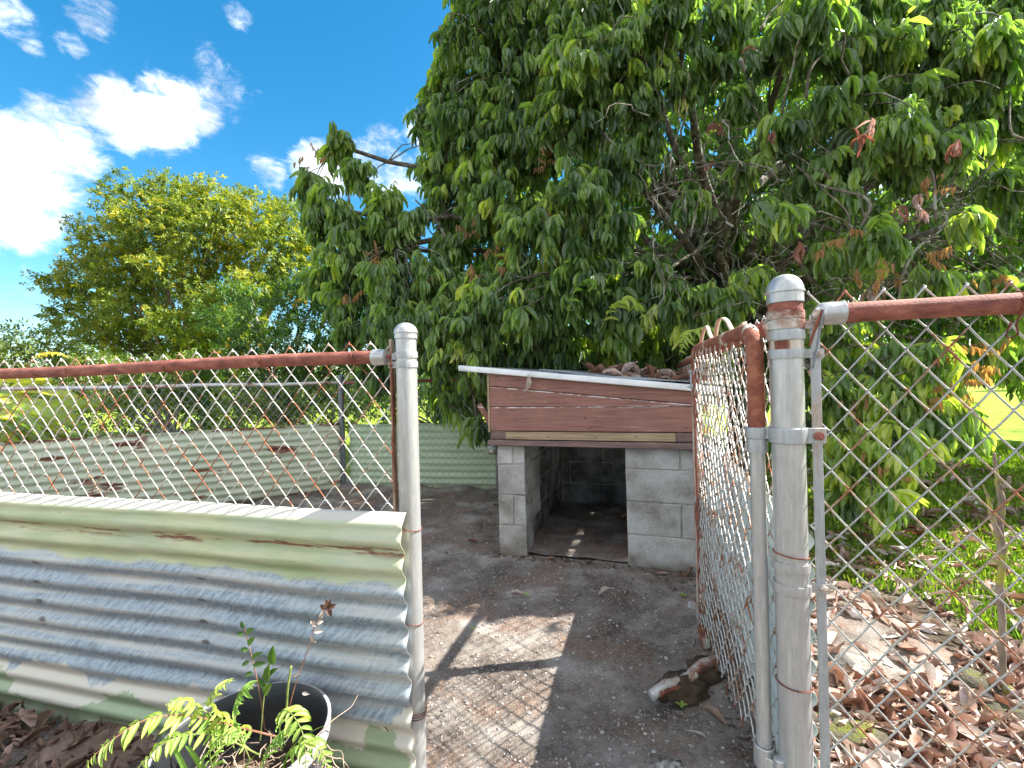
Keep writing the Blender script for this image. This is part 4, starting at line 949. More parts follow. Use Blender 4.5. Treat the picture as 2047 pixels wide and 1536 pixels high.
for (pts, w) in (([(430, 1580, .95), (400, 1530, .92), (380, 1500, .9), (370, 1490, .9)], .012), ([(560, 1560, 1.0), (580, 1500, .96), (620, 1465, .93), (650, 1450, .92)], .008), ([(470, 1575, 1.), (500, 1520, .95), (540, 1490, .92)], .009), ([(400, 1570, 1.), (425, 1530, .95), (440, 1500, .92)], .012), ([(380, 1560, .9), (350, 1500, .9), (330, 1480, .9)], .010)):
    path = smoothpath([P(*q) for q in pts], 6); mb = MB(); vs = []; n = len(path); sv = Vector((.8, .3, .5)).normalized()
    for i, p in enumerate(path):
        ww = w*(1-(i/(n-1))**2)+.0006; vs += [p-sv*ww*.5, p+Vector((0, 0, -.1*ww)), p+sv*ww*.5]
    mb.add(vs, [(3*i+k, 3*i+k+1, 3*i+k+4, 3*i+k+3) for i in range(n-1) for k in (0, 1)]); o = mb.build('leaf', 'leaf_fern', gr, sharp=180)
    at = o.data.attributes.new('rnd', 'FLOAT', 'POINT'); at.data.foreach_set('value', [.35]*len(vs))
    at = o.data.attributes.new('side', 'FLOAT', 'POINT'); at.data.foreach_set('value', [1., 0., 1.]*n)
# upright weeds
def weed(name, pts, leafspec, label, stemmat, leafmat, r=.0018, cat='weed', tmpl=T_OVAL, rn=.3):
    t = thing(name, P(*pts[0]), label, cat)
    path = smoothpath([P(*q) for q in pts], 6); mb = MB(); tube(mb, path, list(np.linspace(r, r*.4, len(path))), 5); mb.build('stem', stemmat, t)
    for (x, y, D, dx, dz, l, w) in leafspec:
        leaves('leaf', np.array([P(x, y, D)]), np.array([[dx, -.2, dz]]), np.array([[rng.normal(0, .3), -1, .6]]), l, w, np.array([rn+rng.normal(0, .08)]), tmpl, leafmat, t)
    return t
weed('weed', [(530, 1460, 1.16), (516, 1370, 1.14), (500, 1300, 1.13), (488, 1252, 1.12)],
     [(488, 1256, 1.12, -.3, 1, .02, .012), (492, 1268, 1.12, .7, .6, .028, .014), (488, 1268, 1.12, -1, .2, .018, .012), (495, 1290, 1.12, .8, .9, .030, .016), (497, 1300, 1.12, -1, .3, .02, .012), (502, 1318, 1.12, 1, .7, .036, .013), (505, 1330, 1.13, 1, .25, .038, .015), (500, 1322, 1.13, -.8, -.3, .022, .012), (506, 1345, 1.13, -1, -.2, .022, .012)],
     'dark green leggy weed with small leaves, leftmost upright stem in the pot', 'stem_red', 'leaf_mid')
weed('weed', [(520, 1480, 1.1), (527, 1400, 1.09), (535, 1340, 1.08), (545, 1295, 1.07)],
     [(545, 1330, 1.07, .1, 1, .05, .022), (533, 1365, 1.08, .2, 1, .05, .022), (535, 1352, 1.08, .8, .7, .035, .014), (528, 1390, 1.08, .5, .8, .04, .02), (530, 1375, 1.08, -.4, .8, .03, .014)],
     'broad leaved dark green weed in the middle of the pot', 'stem_green', 'leaf_mid', rn=.55)
ds = weed('dead_stalk', [(572, 1440, 1.12), (590, 1370, 1.12), (615, 1300, 1.11), (630, 1250, 1.10), (655, 1215, 1.10)],
     [(640, 1236, 1.10, .5, 1, .022, .012), (632, 1252, 1.10, -.6, .8, .022, .012), (628, 1262, 1.10, .8, .1, .024, .012), (634, 1246, 1.10, .9, .4, .018, .012), (600, 1345, 1.11, -1, -.4, .03, .006), (604, 1385, 1.11, 1, -.1, .02, .008), (622, 1270, 1.10, .4, -.9, .024, .010)],
     'tall dry reddish stalk with a curled brown tip rising from the pot', 'stem_red', 'leaf_dead', .0017, 'dead stalk', T_CURL2, .85)
for k, (dx, dz) in enumerate(((-.7, .3), (.3, 1), (.8, .4), (.2, -.3), (-.2, .9))):
    leaves('leaf', np.array([P(656, 1216, 1.10)]), np.array([[dx, -.2, dz]]), np.array([[.2, -1, .3]]), .024, .014, np.array([.05]), T_CURL2, 'leaf_dead', ds)
mb = MB(); tube(mb, smoothpath([P(572, 1440, 1.08), P(575, 1380, 1.08), P(582, 1332, 1.08)], 6), .0026, 6); mb.build('cut_stem', 'stem_green', sharp=180, label='short bare yellowish stem standing in the pot beside the dry stalk', cat='stem')

# ------------------------------------------------------------------ big drooping tree
trunk_base = Vector((2.9, 5.7, 0))
back = [(1130, 60, 8, 150), (1250, 0, 8, 300), (1650, 0, 8, 330), (2000, 100, 7.6, 280), (1100, 400, 8, 220), (1400, 350, 8.4, 260), (1750, 400, 8.4, 300), (2050, 450, 7.4, 240), (1300, 620, 8, 170), (1600, 640, 8, 170), (1900, 640, 8, 150), (1000, 680, 7.6, 130), (900, 760, 7, 80), (2150, 650, 7, 150)]
near = [(980, 40, 4.3, 95), (1085, 20, 4.1, 110), (1190, 30, 3.8, 100), (940, 130, 4.5, 75), (1030, 150, 4.2, 100), (880, 235, 4.7, 55), (950, 270, 4.4, 95), (1060, 260, 4.0, 90), (880, 330, 4.7, 50), (910, 400, 4.6, 65), (1000, 390, 4.2, 95), (890, 175, 4.7, 45),
        (675, 290, 4.3, 34), (620, 370, 4.3, 34), (640, 440, 4.4, 42), (700, 590, 4.4, 55), (780, 490, 4.4, 55), (640, 560, 4.6, 38), (860, 610, 4.4, 55), (715, 340, 4.3, 38), (660, 415, 4.2, 48), (765, 395, 4.2, 42), (725, 455, 4.2, 55), (815, 440, 4.2, 38), (690, 510, 4.2, 55), (770, 570, 4.1, 60), (845, 560, 4.1, 60), (900, 500, 4.3, 45),
        (700, 660, 4.3, 40), (800, 650, 4.0, 70), (880, 660, 3.9, 70), (960, 620, 3.9, 80), (1050, 600, 3.8, 80), (940, 720, 4.1, 80), (1040, 700, 4.3, 70), (920, 800, 4.2, 42), (955, 850, 4.0, 26), (760, 740, 4.4, 50),
        (1080, 470, 3.8, 85), (1160, 400, 3.6, 75), (1170, 560, 3.7, 85), (1130, 690, 4.2, 70), (1210, 700, 4.4, 60), (1240, 620, 3.7, 75), (1300, 560, 3.6, 65), (1360, 620, 3.5, 65), (1440, 600, 3.4, 60), (1500, 560, 3.4, 45), (1420, 690, 3.8, 60), (1310, 690, 4.2, 70),
        (1150, 230, 3.7, 80), (1160, 130, 3.6, 85), (1270, 90, 3.4, 85), (1260, 190, 3.5, 75), (1290, 290, 3.5, 55), (1230, 330, 3.5, 55), (1340, 20, 3.3, 70), (1220, 450, 3.6, 60), (1370, 170, 3.4, 40), (1380, 410, 3.4, 42), (1480, 330, 3.3, 40),
        (1450, 40, 3.3, 50), (1420, 120, 3.3, 48), (1520, 110, 3.1, 40), (1620, 40, 2.8, 75), (1670, 110, 2.7, 60), (1760, 30, 2.7, 70), (1780, 110, 2.6, 65), (1880, 60, 2.6, 80), (1970, 110, 2.4, 75), (2040, 40, 2.6, 80), (1930, 190, 2.5, 55),
        (1700, 200, 2.6, 55), (1800, 190, 2.6, 60), (1800, 270, 2.4, 70), (1880, 290, 2.4, 62), (1960, 240, 2.7, 60), (2020, 230, 2.6, 70), (1720, 300, 2.6, 55), (1640, 210, 2.9, 40), (1560, 250, 3.0, 48), (1620, 350, 2.7, 55), (1570, 420, 2.8, 42), (1680, 390, 2.6, 52), (1740, 480, 2.8, 50), (1660, 500, 2.9, 38), (1480, 210, 3.2, 40), (2030, 370, 2.9, 55),
        (1930, 440, 2.7, 38), (1870, 560, 2.8, 42), (1970, 560, 3.1, 45), (2040, 600, 3.0, 50), (1800, 330, 2.6, 42)]
low = [(1690, 690, 3.4, 50), (1790, 700, 2.9, 42), (1870, 720, 2.7, 48), (1960, 700, 3.2, 50), (2040, 720, 3.2, 40), (1680, 790, 3.2, 60), (1780, 780, 2.9, 48), (1860, 830, 2.8, 58), (1930, 840, 2.9, 45), (1690, 900, 3.0, 55), (1790, 890, 2.8, 62), (1700, 980, 3.0, 48), (1770, 1000, 2.7, 46), (1850, 760, 3.3, 50), (1640, 640, 3.4, 42), (1720, 850, 3.3, 60)]
deep = [(900, 300, 5.6, 60), (950, 480, 5.4, 90), (1020, 120, 5.6, 150), (1000, 600, 5.4, 110), (850, 660, 5.4, 90), (1150, 60, 5.8, 190), (1350, -40, 5.8, 200), (1600, -60, 5.6, 220), (1130, 330, 5.6, 150), (1330, 250, 6.2, 170), (1520, 200, 6.4, 190), (1750, 80, 6.0, 200), (1950, 60, 5.4, 200),
        (1180, 560, 5.8, 150), (1350, 480, 6.4, 170), (1350, 640, 5.8, 130), (1560, 430, 6.6, 170), (1520, 620, 6.0, 150), (1700, 600, 6.4, 150), (1760, 350, 6.4, 190), (1950, 350, 6.0, 190), (2060, 520, 5.6, 150), (1900, 600, 6.6, 120), (1080, 740, 6.0, 90), (930, 780, 5.4, 90), (1250, 740, 6.2, 80), (1720, 760, 5.6, 80), (1640, 860, 5.4, 60), (1480, 740, 6.2, 90), (2050, 640, 5.2, 90), (1960, 690, 5.8, 75), (1850, 680, 6.0, 100), (1620, 720, 5.8, 90), (1780, 820, 5.2, 60), (2090, 740, 5.4, 60), (1560, 560, 5.4, 110), (1420, 330, 5.6, 110), (1640, 300, 5.6, 110), (1860, 480, 5.2, 110), (1480, 480, 5.0, 90), (1700, 480, 4.9, 90)]
over = [(1250, -140, 4.6, 200), (1550, -200, 4.2, 220), (1850, -250, 4.0, 230), (2150, -150, 3.9, 200), (2250, 150, 3.9, 190), (2300, 420, 4.2, 180), (2350, 650, 4.8, 160), (2500, -100, 4.6, 250), (2600, 300, 5.0, 250), (1050, -140, 5.0, 160), (2450, 600, 5.4, 160), (2750, 500, 5.6, 220)]
bt = thing('drooping_tree', trunk_base, 'large spreading tree with curtains of glossy drooping leaves behind the shelter', 'tree')
near = [(x, y, D+(.38 if x > 1590 and D < 2.75 and y < 420 else 0), r) for x, y, D, r in near]
nearL = [lobe_px(*l) for l in near]; lowL = [lobe_px(*l) for l in low]; deepL = [lobe_px(x, y, D, r, .8) for x, y, D, r in deep]; overL = [lobe_px(x, y, D, r, .75) for x, y, D, r in over]
Pn, On = crown_points(nearL+lowL, .135, (.62, 1.08), .55)
Pn[:, 2] -= 0
Pd, Od = crown_points(deepL, .25, (.6, 1.05), .6)
Pb, Ob = crown_points([lobe_px(x, y, D, r, .9) for x, y, D, r in back], .36, (.6, 1.05), .6)
Po, Oo = crown_points(overL, .24, (.6, 1.05), .6)
def inview(p): return (np.abs(p[:, 0]/p[:, 1]) < 1.25) & (p[:, 2] < HC+.95*p[:, 1])
# the largest clusters seen are parts of their own
camd = np.linalg.norm(Pn-np.array([0, 0, HC]), axis=1); order = np.argsort(camd+np.where(inview(Pn), 0, 100))
idx_near = order[:290]; rest = order[290:]
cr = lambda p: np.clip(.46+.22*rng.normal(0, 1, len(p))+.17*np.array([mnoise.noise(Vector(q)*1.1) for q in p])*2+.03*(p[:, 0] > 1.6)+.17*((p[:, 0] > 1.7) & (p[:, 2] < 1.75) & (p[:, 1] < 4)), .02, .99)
crn = cr(Pn)
LL = .172
for k in idx_near:
    q = clusters_to_leaves(Pn[k:k+1], On[k:k+1], 12, LL, 1.05, .75, .13, .255, clus_r=crn[k:k+1])
    leaves('leaf_cluster', *q, T_LANCE, 'leaf_big', bt)
q = clusters_to_leaves(Pn[rest], On[rest], 12, LL, 1.15, .65, .14, .245, clus_r=crn[rest])
leaves('foliage', *q, T_LANCE, 'leaf_big', bt, kind='stuff')
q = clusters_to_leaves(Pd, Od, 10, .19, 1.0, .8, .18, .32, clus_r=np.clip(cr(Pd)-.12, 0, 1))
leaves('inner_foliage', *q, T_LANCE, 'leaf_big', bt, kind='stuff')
q = clusters_to_leaves(Pb, Ob, 10, .25, 1.0, .8, .22, .34, clus_r=cr(Pb))
leaves('back_foliage', *q, T_OVAL, 'leaf_big', bt, kind='stuff')
q = clusters_to_leaves(Po, Oo, 10, .19, 1.0, .8, .18, .32, clus_r=cr(Po))
leaves('upper_foliage', *q, T_LANCE, 'leaf_big', bt, kind='stuff')
# bronze flushes and dead hanging bunches
fl_px = [(1870, 690, 2.65), (1950, 720, 2.7), (1900, 790, 2.6), (1960, 690, 2.8), (1770, 940, 2.7), (1700, 810, 3.0), (1930, 780, 2.6), (1010, 540, 3.7), (960, 560, 3.8), (1090, 320, 3.8), (850, 560, 4.0), (700, 590, 4.1), (755, 520, 4.0), (1000, 500, 3.9), (940, 470, 4.0), (1680, 480, 2.7), (1880, 380, 2.6), (1750, 560, 2.7), (1990, 560, 2.9), (1830, 520, 2.7), (630, 315, 4.25), (600, 345, 4.3), (1110, 530, 3.6), (1090, 450, 3.6)]
c = np.array([P(x, y, D) for x, y, D in fl_px for _ in range(5)])+rng.normal(0, .05, (len(fl_px)*5, 3))
q = clusters_to_leaves(c, rng.normal(0, 1, c.shape), 9, .062, 1.3, .45, .08, .26)
leaves('young_leaves', *q, T_LANCE, 'leaf_flush', bt, kind='stuff')
dd_px = [(1850, 430, 2.5), (1810, 425, 2.55), (1835, 400, 2.5), (1070, 420, 3.6), (1095, 445, 3.6), (1420, 250, 3.2), (1600, 510, 2.8), (1415, 330, 3.2), (1745, 590, 2.8), (1900, 300, 2.4), (1540, 270, 2.9), (1720, 270, 2.6), (1490, 110, 3.1), (1740, 260, 2.6)]
for x, y, D in dd_px:
    q = clusters_to_leaves(np.array([P(x, y, D)]), rng.normal(0, 1, (1, 3)), 9, .115, .75, .8, .07, .22, clus_r=np.array([rng.uniform(0, .9)]))
    leaves('dead_leaf_bunch', *q, T_CURL2, 'leaf_hang_dead', bt)
# trunk, limbs and twigs
def limb(a, b, r0, r1, bow=.25, n=9, wig=.05, drop=0):
    a, b = Vector(a), Vector(b); L = (b-a).length; pts = []
    off = Vector(rng.normal(0, 1, 3)); off.z = abs(off.z)*.8+.4; off = off.normalized()*L*bow
    for k in range(n+1):
        t = k/n; pts.append(a.lerp(b, t)+off*math.sin(math.pi*t)+Vector(rng.normal(0, wig*L/n, 3))*(0 < k < n)+Vector((0, 0, -drop*t*t)))
    return pts, [r0+(r1-r0)*(k/n)**.8 for k in range(n+1)]
mb = MB(); tp = smoothpath([trunk_base+Vector((0, 0, -.1)), trunk_base+Vector((.06, 0, .7)), trunk_base+Vector((-.1, .1, 1.5)), trunk_base+Vector((-.05, .1, 2.3))], 5)
tube(mb, tp, list(np.linspace(.24, .17, len(tp))), 14, jit=.05); mb.build('trunk', 'bark', bt, sharp=180)
tops = [trunk_base+Vector((-.05, .1, z)) for z in (1.2, 1.6, 2.0, 2.3)]
limb_ends = []
for k, l in enumerate(nearL[::4]+deepL[::4]+overL[::3]+lowL[::5]):
    e = Vector(l[:3]); s = random.choice(tops); pts, rr = limb(s, e, .075, .018, .10, 11, .10)
    mb = MB(); tube(mb, pts, rr, 8, jit=.06); mb.build('limb', 'bark', bt, sharp=180); limb_ends += pts[4:]
# the bent bare limbs that show in the gap
for pts, r0 in (([(1300, 560, 4.0), (1390, 455, 3.9), (1460, 405, 3.8), (1480, 395, 3.7), (1560, 330, 4.2)], .045), ([(1245, 555, 4.3), (1330, 540, 4.4), (1400, 500, 4.6), (1500, 470, 5.0)], .022), ([(1560, 330, 3.2), (1600, 300, 3.2), (1575, 265, 3.3), (1520, 210, 3.6), (1480, 120, 4.0)], .018),
                ([(1640, 340, 2.9), (1690, 380, 3.0), (1735, 300, 3.3), (1700, 130, 3.8), (1640, 60, 4.2)], .028), ([(1680, 110, 3.2), (1740, 130, 3.1), (1850, 70, 3.2), (2000, 20, 3.4)], .035), ([(1680, 115, 3.2), (1780, 60, 3.3), (1900, 10, 3.5), (2050, -30, 3.8)], .04), ([(1610, 200, 2.9), (1625, 130, 2.9), (1690, 80, 3.0)], .012),
                ([(1720, 460, 2.8), (1735, 400, 2.8), (1640, 370, 2.9), (1590, 330, 3.0)], .011), ([(1700, 460, 2.8), (1690, 420, 2.8), (1640, 375, 2.8)], .008), ([(1870, 440, 2.6), (1865, 350, 2.6), (1850, 340, 2.7)], .009), ([(1800, 560, 2.7), (1830, 500, 2.7), (1890, 450, 2.7), (1880, 400, 2.7)], .009), ([(1800, 570, 2.7), (1795, 600, 2.7), (1790, 640, 2.7)], .004),
                ([(2047, 280, 2.6), (2020, 260, 2.6), (2020, 190, 2.7)], .008), ([(1990, 320, 3.0), (1930, 380, 3.0), (1880, 345, 3.0)], .006), ([(2010, 470, 3.0), (1960, 430, 3.1), (1930, 340, 3.2)], .007), ([(1520, 60, 3.0), (1545, 20, 3.1), (1600, -20, 3.2)], .010), ([(1350, 400, 3.9), (1350, 460, 3.8), (1280, 520, 3.8)], .008), ([(900, 490, 4.2), (870, 440, 4.3), (830, 400, 4.4)], .016), ([(700, 420, 4.3), (690, 350, 4.3), (670, 290, 4.3)], .012), ([(1700, 820, 3.3), (1780, 830, 3.4), (1900, 900, 3.6)], .018), ([(1590, 500, 3.3), (1620, 560, 3.3), (1700, 610, 3.4), (1800, 640, 3.5)], .007), ([(1970, 830, 3.0), (1965, 860, 3.0), (1985, 885, 3.0)], .003)):
    path = smoothpath([P(*q) for q in pts], 6); mb = MB(); tube(mb, path, list(np.linspace(r0, r0*.45, len(path))[::-1 if len(pts) > 4 else 1]), 8, jit=.08); mb.build('bare_branch', 'bark', bt, sharp=180)
mb = MB()
le = np.array(limb_ends)
for k in range(900):
    i = rng.integers(len(Pn)) if k % 3 else rng.integers(len(Pd)); p = (Pn if k % 3 else Pd)[i]
    j = np.argsort(((le-p)**2).sum(1))[rng.integers(3)]
    if np.linalg.norm(le[j]-p) > 1.3: 
        a = p+rng.normal(0, .25, 3)+np.array([.15, .25, .1])
    else: a = le[j]
    pts, rr = limb(a, p, .009, .003, .14, 5, .12); tube(mb, pts, rr, 4, caps=False)
# tangle of bare twigs in the open dark middle
for k in range(620):
    x, y = rng.uniform(1280, 2030), rng.uniform(230, 640); D = rng.uniform(2.9, 4.6)
    a = P(x, y, D); b = a+Vector(rng.normal(0, 1, 3)).normalized()*rng.uniform(.15, .55)+Vector((0, 0, -.08))
    pts, rr = limb(a, b, rng.uniform(.003, .009), .002, .18, 6, .16); tube(mb, pts, rr, 4, caps=False)
mb.build('twigs', 'bark', bt, sharp=180, kind='stuff')
# ferns growing on the tree
for k, (pts, rn, lab) in enumerate((([(1200, 660, 3.3), (1225, 612, 3.2), (1262, 600, 3.15), (1290, 640, 3.1)], .75, 'bright pale fern frond above the shelter roof, the larger of the pair'),
                                    ([(1130, 650, 3.4), (1150, 580, 3.35), (1180, 560, 3.3), (1200, 590, 3.3)], .45, 'green fern frond in the tree above the shelter, left of the pale one'),
                                    ([(1440, 660, 2.6), (1410, 655, 2.55), (1375, 670, 2.5), (1358, 710, 2.5)], .8, 'yellow green fern frond just left of the gate top'))):
    t = thing('fern_frond', P(*pts[0]), lab, 'fern'); frond(None, [P(*q) for q in pts], .16 if k < 2 else .11, 'leaf_fern', rn, t, 13, .17, .003)

# ------------------------------------------------------------------ other trees and shrubs
def small_tree(name, base, lobes, spacing, nl, L, lw, mat, bark, label, cat='tree', droop=.2, spread=1.2, tmpl=T_QUAD, limbs=10, r0=.12, hue=0, twigs=0, floor=.1):
    t = thing(name, base, label, cat); Pp, Oo_ = crown_points(lobes, spacing, (.62, 1.06), .55, floor)
    c_ = np.clip(.45+.22*rng.normal(0, 1, len(Pp))+.15*np.array([mnoise.noise(Vector(q)*.8) for q in Pp])*2+hue, 0, 1)
    q = clusters_to_leaves(Pp, Oo_+np.array([0, 0, .5]), nl, L, droop, spread, L*1.2, lw, clus_r=c_)
    leaves('crown', *q, tmpl, mat, t)
    mb = MB(); b = Vector(base); hi = min(l[2] for l in lobes); fork = b+Vector((0, 0, max(.3, hi*.5)))
    tube(mb, [b-Vector((0, 0, .1)), b.lerp(fork, .5)+Vector((.03, 0, 0)), fork], [r0, r0*.85, r0*.75], 10, jit=.05); mb.build('trunk', bark, t, sharp=180)
    mb = MB()
    for k in range(limbs):
        l = lobes[k % len(lobes)]; e = Vector(l[:3])+Vector(rng.normal(0, .3, 3))*l[3]
        pts, rr = limb(fork, e, r0*.55, r0*.10, .06, 9, .06); tube(mb, pts, rr, 6, caps=False)
        for j in range(twigs):
            s = pts[rng.integers(3, 9)]; e2 = s+(e-fork).normalized()*rng.uniform(.2, .7)*l[3]*1.2+Vector(rng.normal(0, .45, 3))*l[3]
            p2, r2 = limb(s, e2, r0*.16, r0*.04, .06, 5, .08); tube(mb, p2, r2, 4, caps=False)
    mb.build('branches', bark, t, sharp=180)
    return t
def LP(lst, D, rd): return [lobe_px(x, y, D+dz, r, rd) for x, y, r, dz in lst]
yl = LP([(a+34-(.04*(a-85)), b+18, c*.95, d) for a, b, c, d in [(250, 400, 62, 0), (330, 385, 55, 0), (410, 395, 60, 0), (500, 410, 55, 0), (580, 440, 60, .3), (630, 500, 50, .5), (190, 470, 60, 0), (290, 470, 65, -.8), (400, 480, 60, -1), (500, 500, 60, -.6), (590, 540, 50, -.2), (150, 545, 48, 0), (230, 550, 50, -.9), (340, 560, 40, 1.5), (125, 620, 42, 0), (200, 630, 55, -.6), (150, 690, 50, 0), (260, 690, 60, -.6), (370, 700, 60, -.6), (330, 620, 30, -1), (440, 690, 60, 0), (450, 440, 60, -.8), (360, 430, 60, -.9), (260, 440, 55, -.6), (540, 470, 60, -.8), (200, 520, 50, -.5), (110, 560, 32, .2), (330, 530, 42, -1.6), (420, 590, 45, -1.6), (500, 560, 40, -1.4), (250, 610, 45, -1.4), (350, 640, 45, -1.8), (460, 630, 45, -1.6), (300, 750, 60, 0), (180, 750, 60, 0)]], 13, 1.2)
small_tree('yellow_tree', (-8.9, 13.2, 0), yl, .17, 9, .125, .46, 'leaf_yellow', 'bark_warm', 'broad domed tree with yellow green foliage against the sky at left', droop=.1, limbs=46, r0=.19, twigs=8, hue=.02, tmpl=T_OVAL)
cl = LP([(640, 580, 45, 0), (590, 600, 50, 0), (540, 640, 50, -.3), (600, 680, 60, -.5), (670, 650, 55, 0), (500, 690, 50, 0), (560, 740, 60, 0), (650, 740, 60, 0), (460, 740, 55, .4), (440, 640, 34, 1), (480, 590, 30, .5), (700, 560, 40, .5), (710, 700, 60, .3), (770, 620, 60, .6), (800, 720, 70, .8), (440, 790, 50, .3), (380, 760, 50, .6), (520, 790, 50, 0), (600, 790, 50, 0), (700, 780, 60, .3)], 8.3, .8)
ct = small_tree('citrus_tree', (-4.4, 8.5, 0), cl, .17, 9, .105, .42, 'leaf_mid', 'bark', 'dense small leaved citrus tree with yellow fruit in the middle distance', limbs=22, r0=.1, twigs=4, hue=-.12)
for k, (x, y) in enumerate([(582, 597), (592, 603), (578, 590), (600, 600), (588, 612), (606, 575), (455, 692), (460, 678), (440, 705), (480, 704), (572, 700), (618, 590), (612, 604), (520, 690), (545, 655)]):
    p = P(x, y, 7.75+.05*(k % 3)); mb = MB(); vs, fs = blob(p, (.036, .036, .034), k, 2, .03); mb.add(vs, fs); mb.build('fruit', 'orange', ct, sharp=180)
small_tree('shrub', (-11.5, 11, 0), LP([(20, 680, 45, 0), (-60, 690, 60, 0), (90, 690, 42, 0), (60, 740, 60, 0), (-40, 760, 60, 0), (130, 760, 50, .3)], 11, 1), .25, 8, .15, .4, 'leaf_hedge', 'bark_warm', 'light green loose shrub at the far left below the cloud', 'shrub', limbs=12, r0=.06, twigs=5, hue=.12)
small_tree('shrub', (-6.2, 8.2, 0), LP([(230, 740, 42, 0), (310, 750, 42, 0), (180, 730, 40, 1), (390, 740, 45, 0), (270, 800, 35, .6), (360, 800, 45, .6), (150, 800, 50, .6), (210, 830, 45, 0), (300, 830, 40, .5), (100, 770, 50, .6), (400, 820, 40, .4), (440, 850, 36, .4)], 8.2, .7), .17, 8, .11, .4, 'leaf_hedge', 'bark', 'leafy hedge shrub behind the far fence under the yellow tree', 'shrub', limbs=14, r0=.05, twigs=3, hue=-.05)
small_tree('shrub', (-2.9, 7.0, 0), LP([(480, 800, 50, 0), (560, 800, 55, 0), (640, 810, 55, 0), (440, 850, 40, 0), (530, 855, 50, 0), (610, 860, 50, 0), (690, 820, 50, .3)], 7.0, .6), .15, 8, .085, .4, 'leaf_hedge', 'bark_warm', 'sunlit yellowish shrub seen through the far fence near its corner post', 'shrub', limbs=16, r0=.035, twigs=4, hue=.1, floor=.15)
small_tree('shrub', (-1.4, 8.5, 0), LP([(760, 800, 50, 0), (830, 790, 45, 0), (800, 840, 40, 0)], 8.5, .7), .2, 8, .12, .4, 'leaf_mid', 'bark', 'dark green shrub behind the back fence left of the shelter', 'shrub', limbs=8, r0=.05, hue=-.1)
# background tree belt
far = thing('far_tree_belt', (0, 30, 0), 'distant belt of trees closing the view behind the gardens', 'trees'); far['kind'] = 'stuff'
fb_l = []
for k in range(34):
    x = -38+k*2.6+rng.normal(0, .5); y = 27+rng.normal(0, 2.5)
    if x < -9: y += 6
    h_ = rng.uniform(1.6, 2.6); fb_l.append((x, y, h_*.8, 2.0, 1.6, h_))
Pf, Of = crown_points(fb_l, .7, (.6, 1.05), .6)
q = clusters_to_leaves(Pf, Of, 9, .42, .2, 1.2, .3, .5); leaves('crown', *q, T_QUAD, 'leaf_hedge', far, kind='stuff')
# strap leaved plant behind the far fence
tp_ = thing('strap_leaf_plant', P(-40, 900, 4.7), 'yellow green plant with long arching strap leaves behind the left end of the far fence', 'plant')
for k in range(44):
    x0, y0 = rng.uniform(-110, 40), rng.uniform(770, 900); D = rng.uniform(4.2, 5.0)
    a_ = rng.uniform(-.45, .55); L_ = rng.uniform(.5, .85)
    sgn = 1 if rng.uniform() < .8 else -1
    leaves('leaf', np.array([P(x0, y0, D)]), np.array([[sgn*math.cos(a_), rng.normal(0, .4), math.sin(a_)+.15]]), np.array([[0, -.75, 1.0]]), L_, L_*.17, np.array([rng.uniform(.05, 1)]), T_STRAP, 'leaf_ti', tp_)
mb = MB()
for k in range(5):
    b = P(-40+k*28, 950, 4.7); b.z = 0; tube(mb, [b, b+Vector((.02, 0, .5)), b+Vector((-.03, 0, 1.0))], .02, 6)
mb.build('stems', 'bark_warm', tp_)
yf = thing('fern_frond', P(70, 716, 6.0), 'yellowing fern frond showing just above the front rail at far left', 'fern')
frond(None, [P(60, 722, 6), P(80, 708, 6), P(110, 706, 6), P(138, 716, 6)], .12, 'leaf_fern_yellow', .6, yf, 15, .28, .004)

# ------------------------------------------------------------------ leaf litter, grass, rocks right of the fence
def litter(name, label, pts_fn, n, nparts, mat, L=(.10, .17), lab_cat='dead leaves', zmax=.045):
    t = thing(name, (0, 0, 0), label, lab_cat)
    pos = np.array([pts_fn() for _ in range(n)]); d = np.linalg.norm(pos-np.array([0, 0, HC]), axis=1); pos = pos[np.argsort(d)]
    pos[:, 2] += rng.uniform(0, 1, n)**1.3*zmax
    aa = rng.normal(-.4, 1.3, n)+np.where(rng.uniform(0, 1, n) < .5, 0, math.pi); dv = np.stack([np.cos(aa), np.sin(aa), rng.normal(0, .26, n)], 1)
    up = np.stack([rng.normal(0, .7, n), rng.normal(0, .7, n), np.where(rng.uniform(0, 1, n) < .35, -1., 1.)], 1)
    Ls = rng.uniform(L[0], L[1], n); rn = np.clip(rng.normal(.62, .27, n), 0, 1); W_ = Ls*rng.uniform(.15, .33, n)
    for k in range(nparts):
        leaves('leaf', pos[k:k+1], dv[k:k+1], up[k:k+1], Ls[k], W_[k], rn[k:k+1], [T_CURL, T_CURL2, T_FLAT][k % 3], mat, t, .035)
    for j, tm in enumerate((T_CURL, T_CURL2, T_FLAT)):
        s = slice(nparts+j, None, 3)
        leaves('smaller_leaves' if nparts else 'leaves', pos[s], dv[s], up[s], Ls[s], W_[s], rn[s], tm, mat, t, .035, kind='stuff')
    return t
def right_pt():
    while True:
        y = .72+3.0*rng.uniform(0, 1)**1.15; x = rng.uniform(.62, 1.45*y+.4)
        q = Vector((x, y, 0))-post_R; s = q.dot(sdir); off = q.dot(Vector((sdir.y, -sdir.x, 0)))
        if off < .08: continue
        if y > 1.55+.35*mnoise.noise(Vector((x*1.2, y*1.2, 0)))+max(0, (2.3-x))*.9 and rng.uniform() < .90: continue
        # the gravelly bare patch
        if ((x-1.55)/.35)**2+((y-1.85)/.28)**2 < 1 and rng.uniform() < .85: continue
        return (x, y, -.012)
litter('leaf_litter', 'thick carpet of dry pinkish brown leaves on the ground right of the fence', right_pt, 5600, 290, 'leaf_dead', (.065, .145))
def tree_pt():
    x, y = rng.uniform(1.0, 5.5), rng.uniform(2.6, 6.5); return (x, y, -.015)
mb = MB()
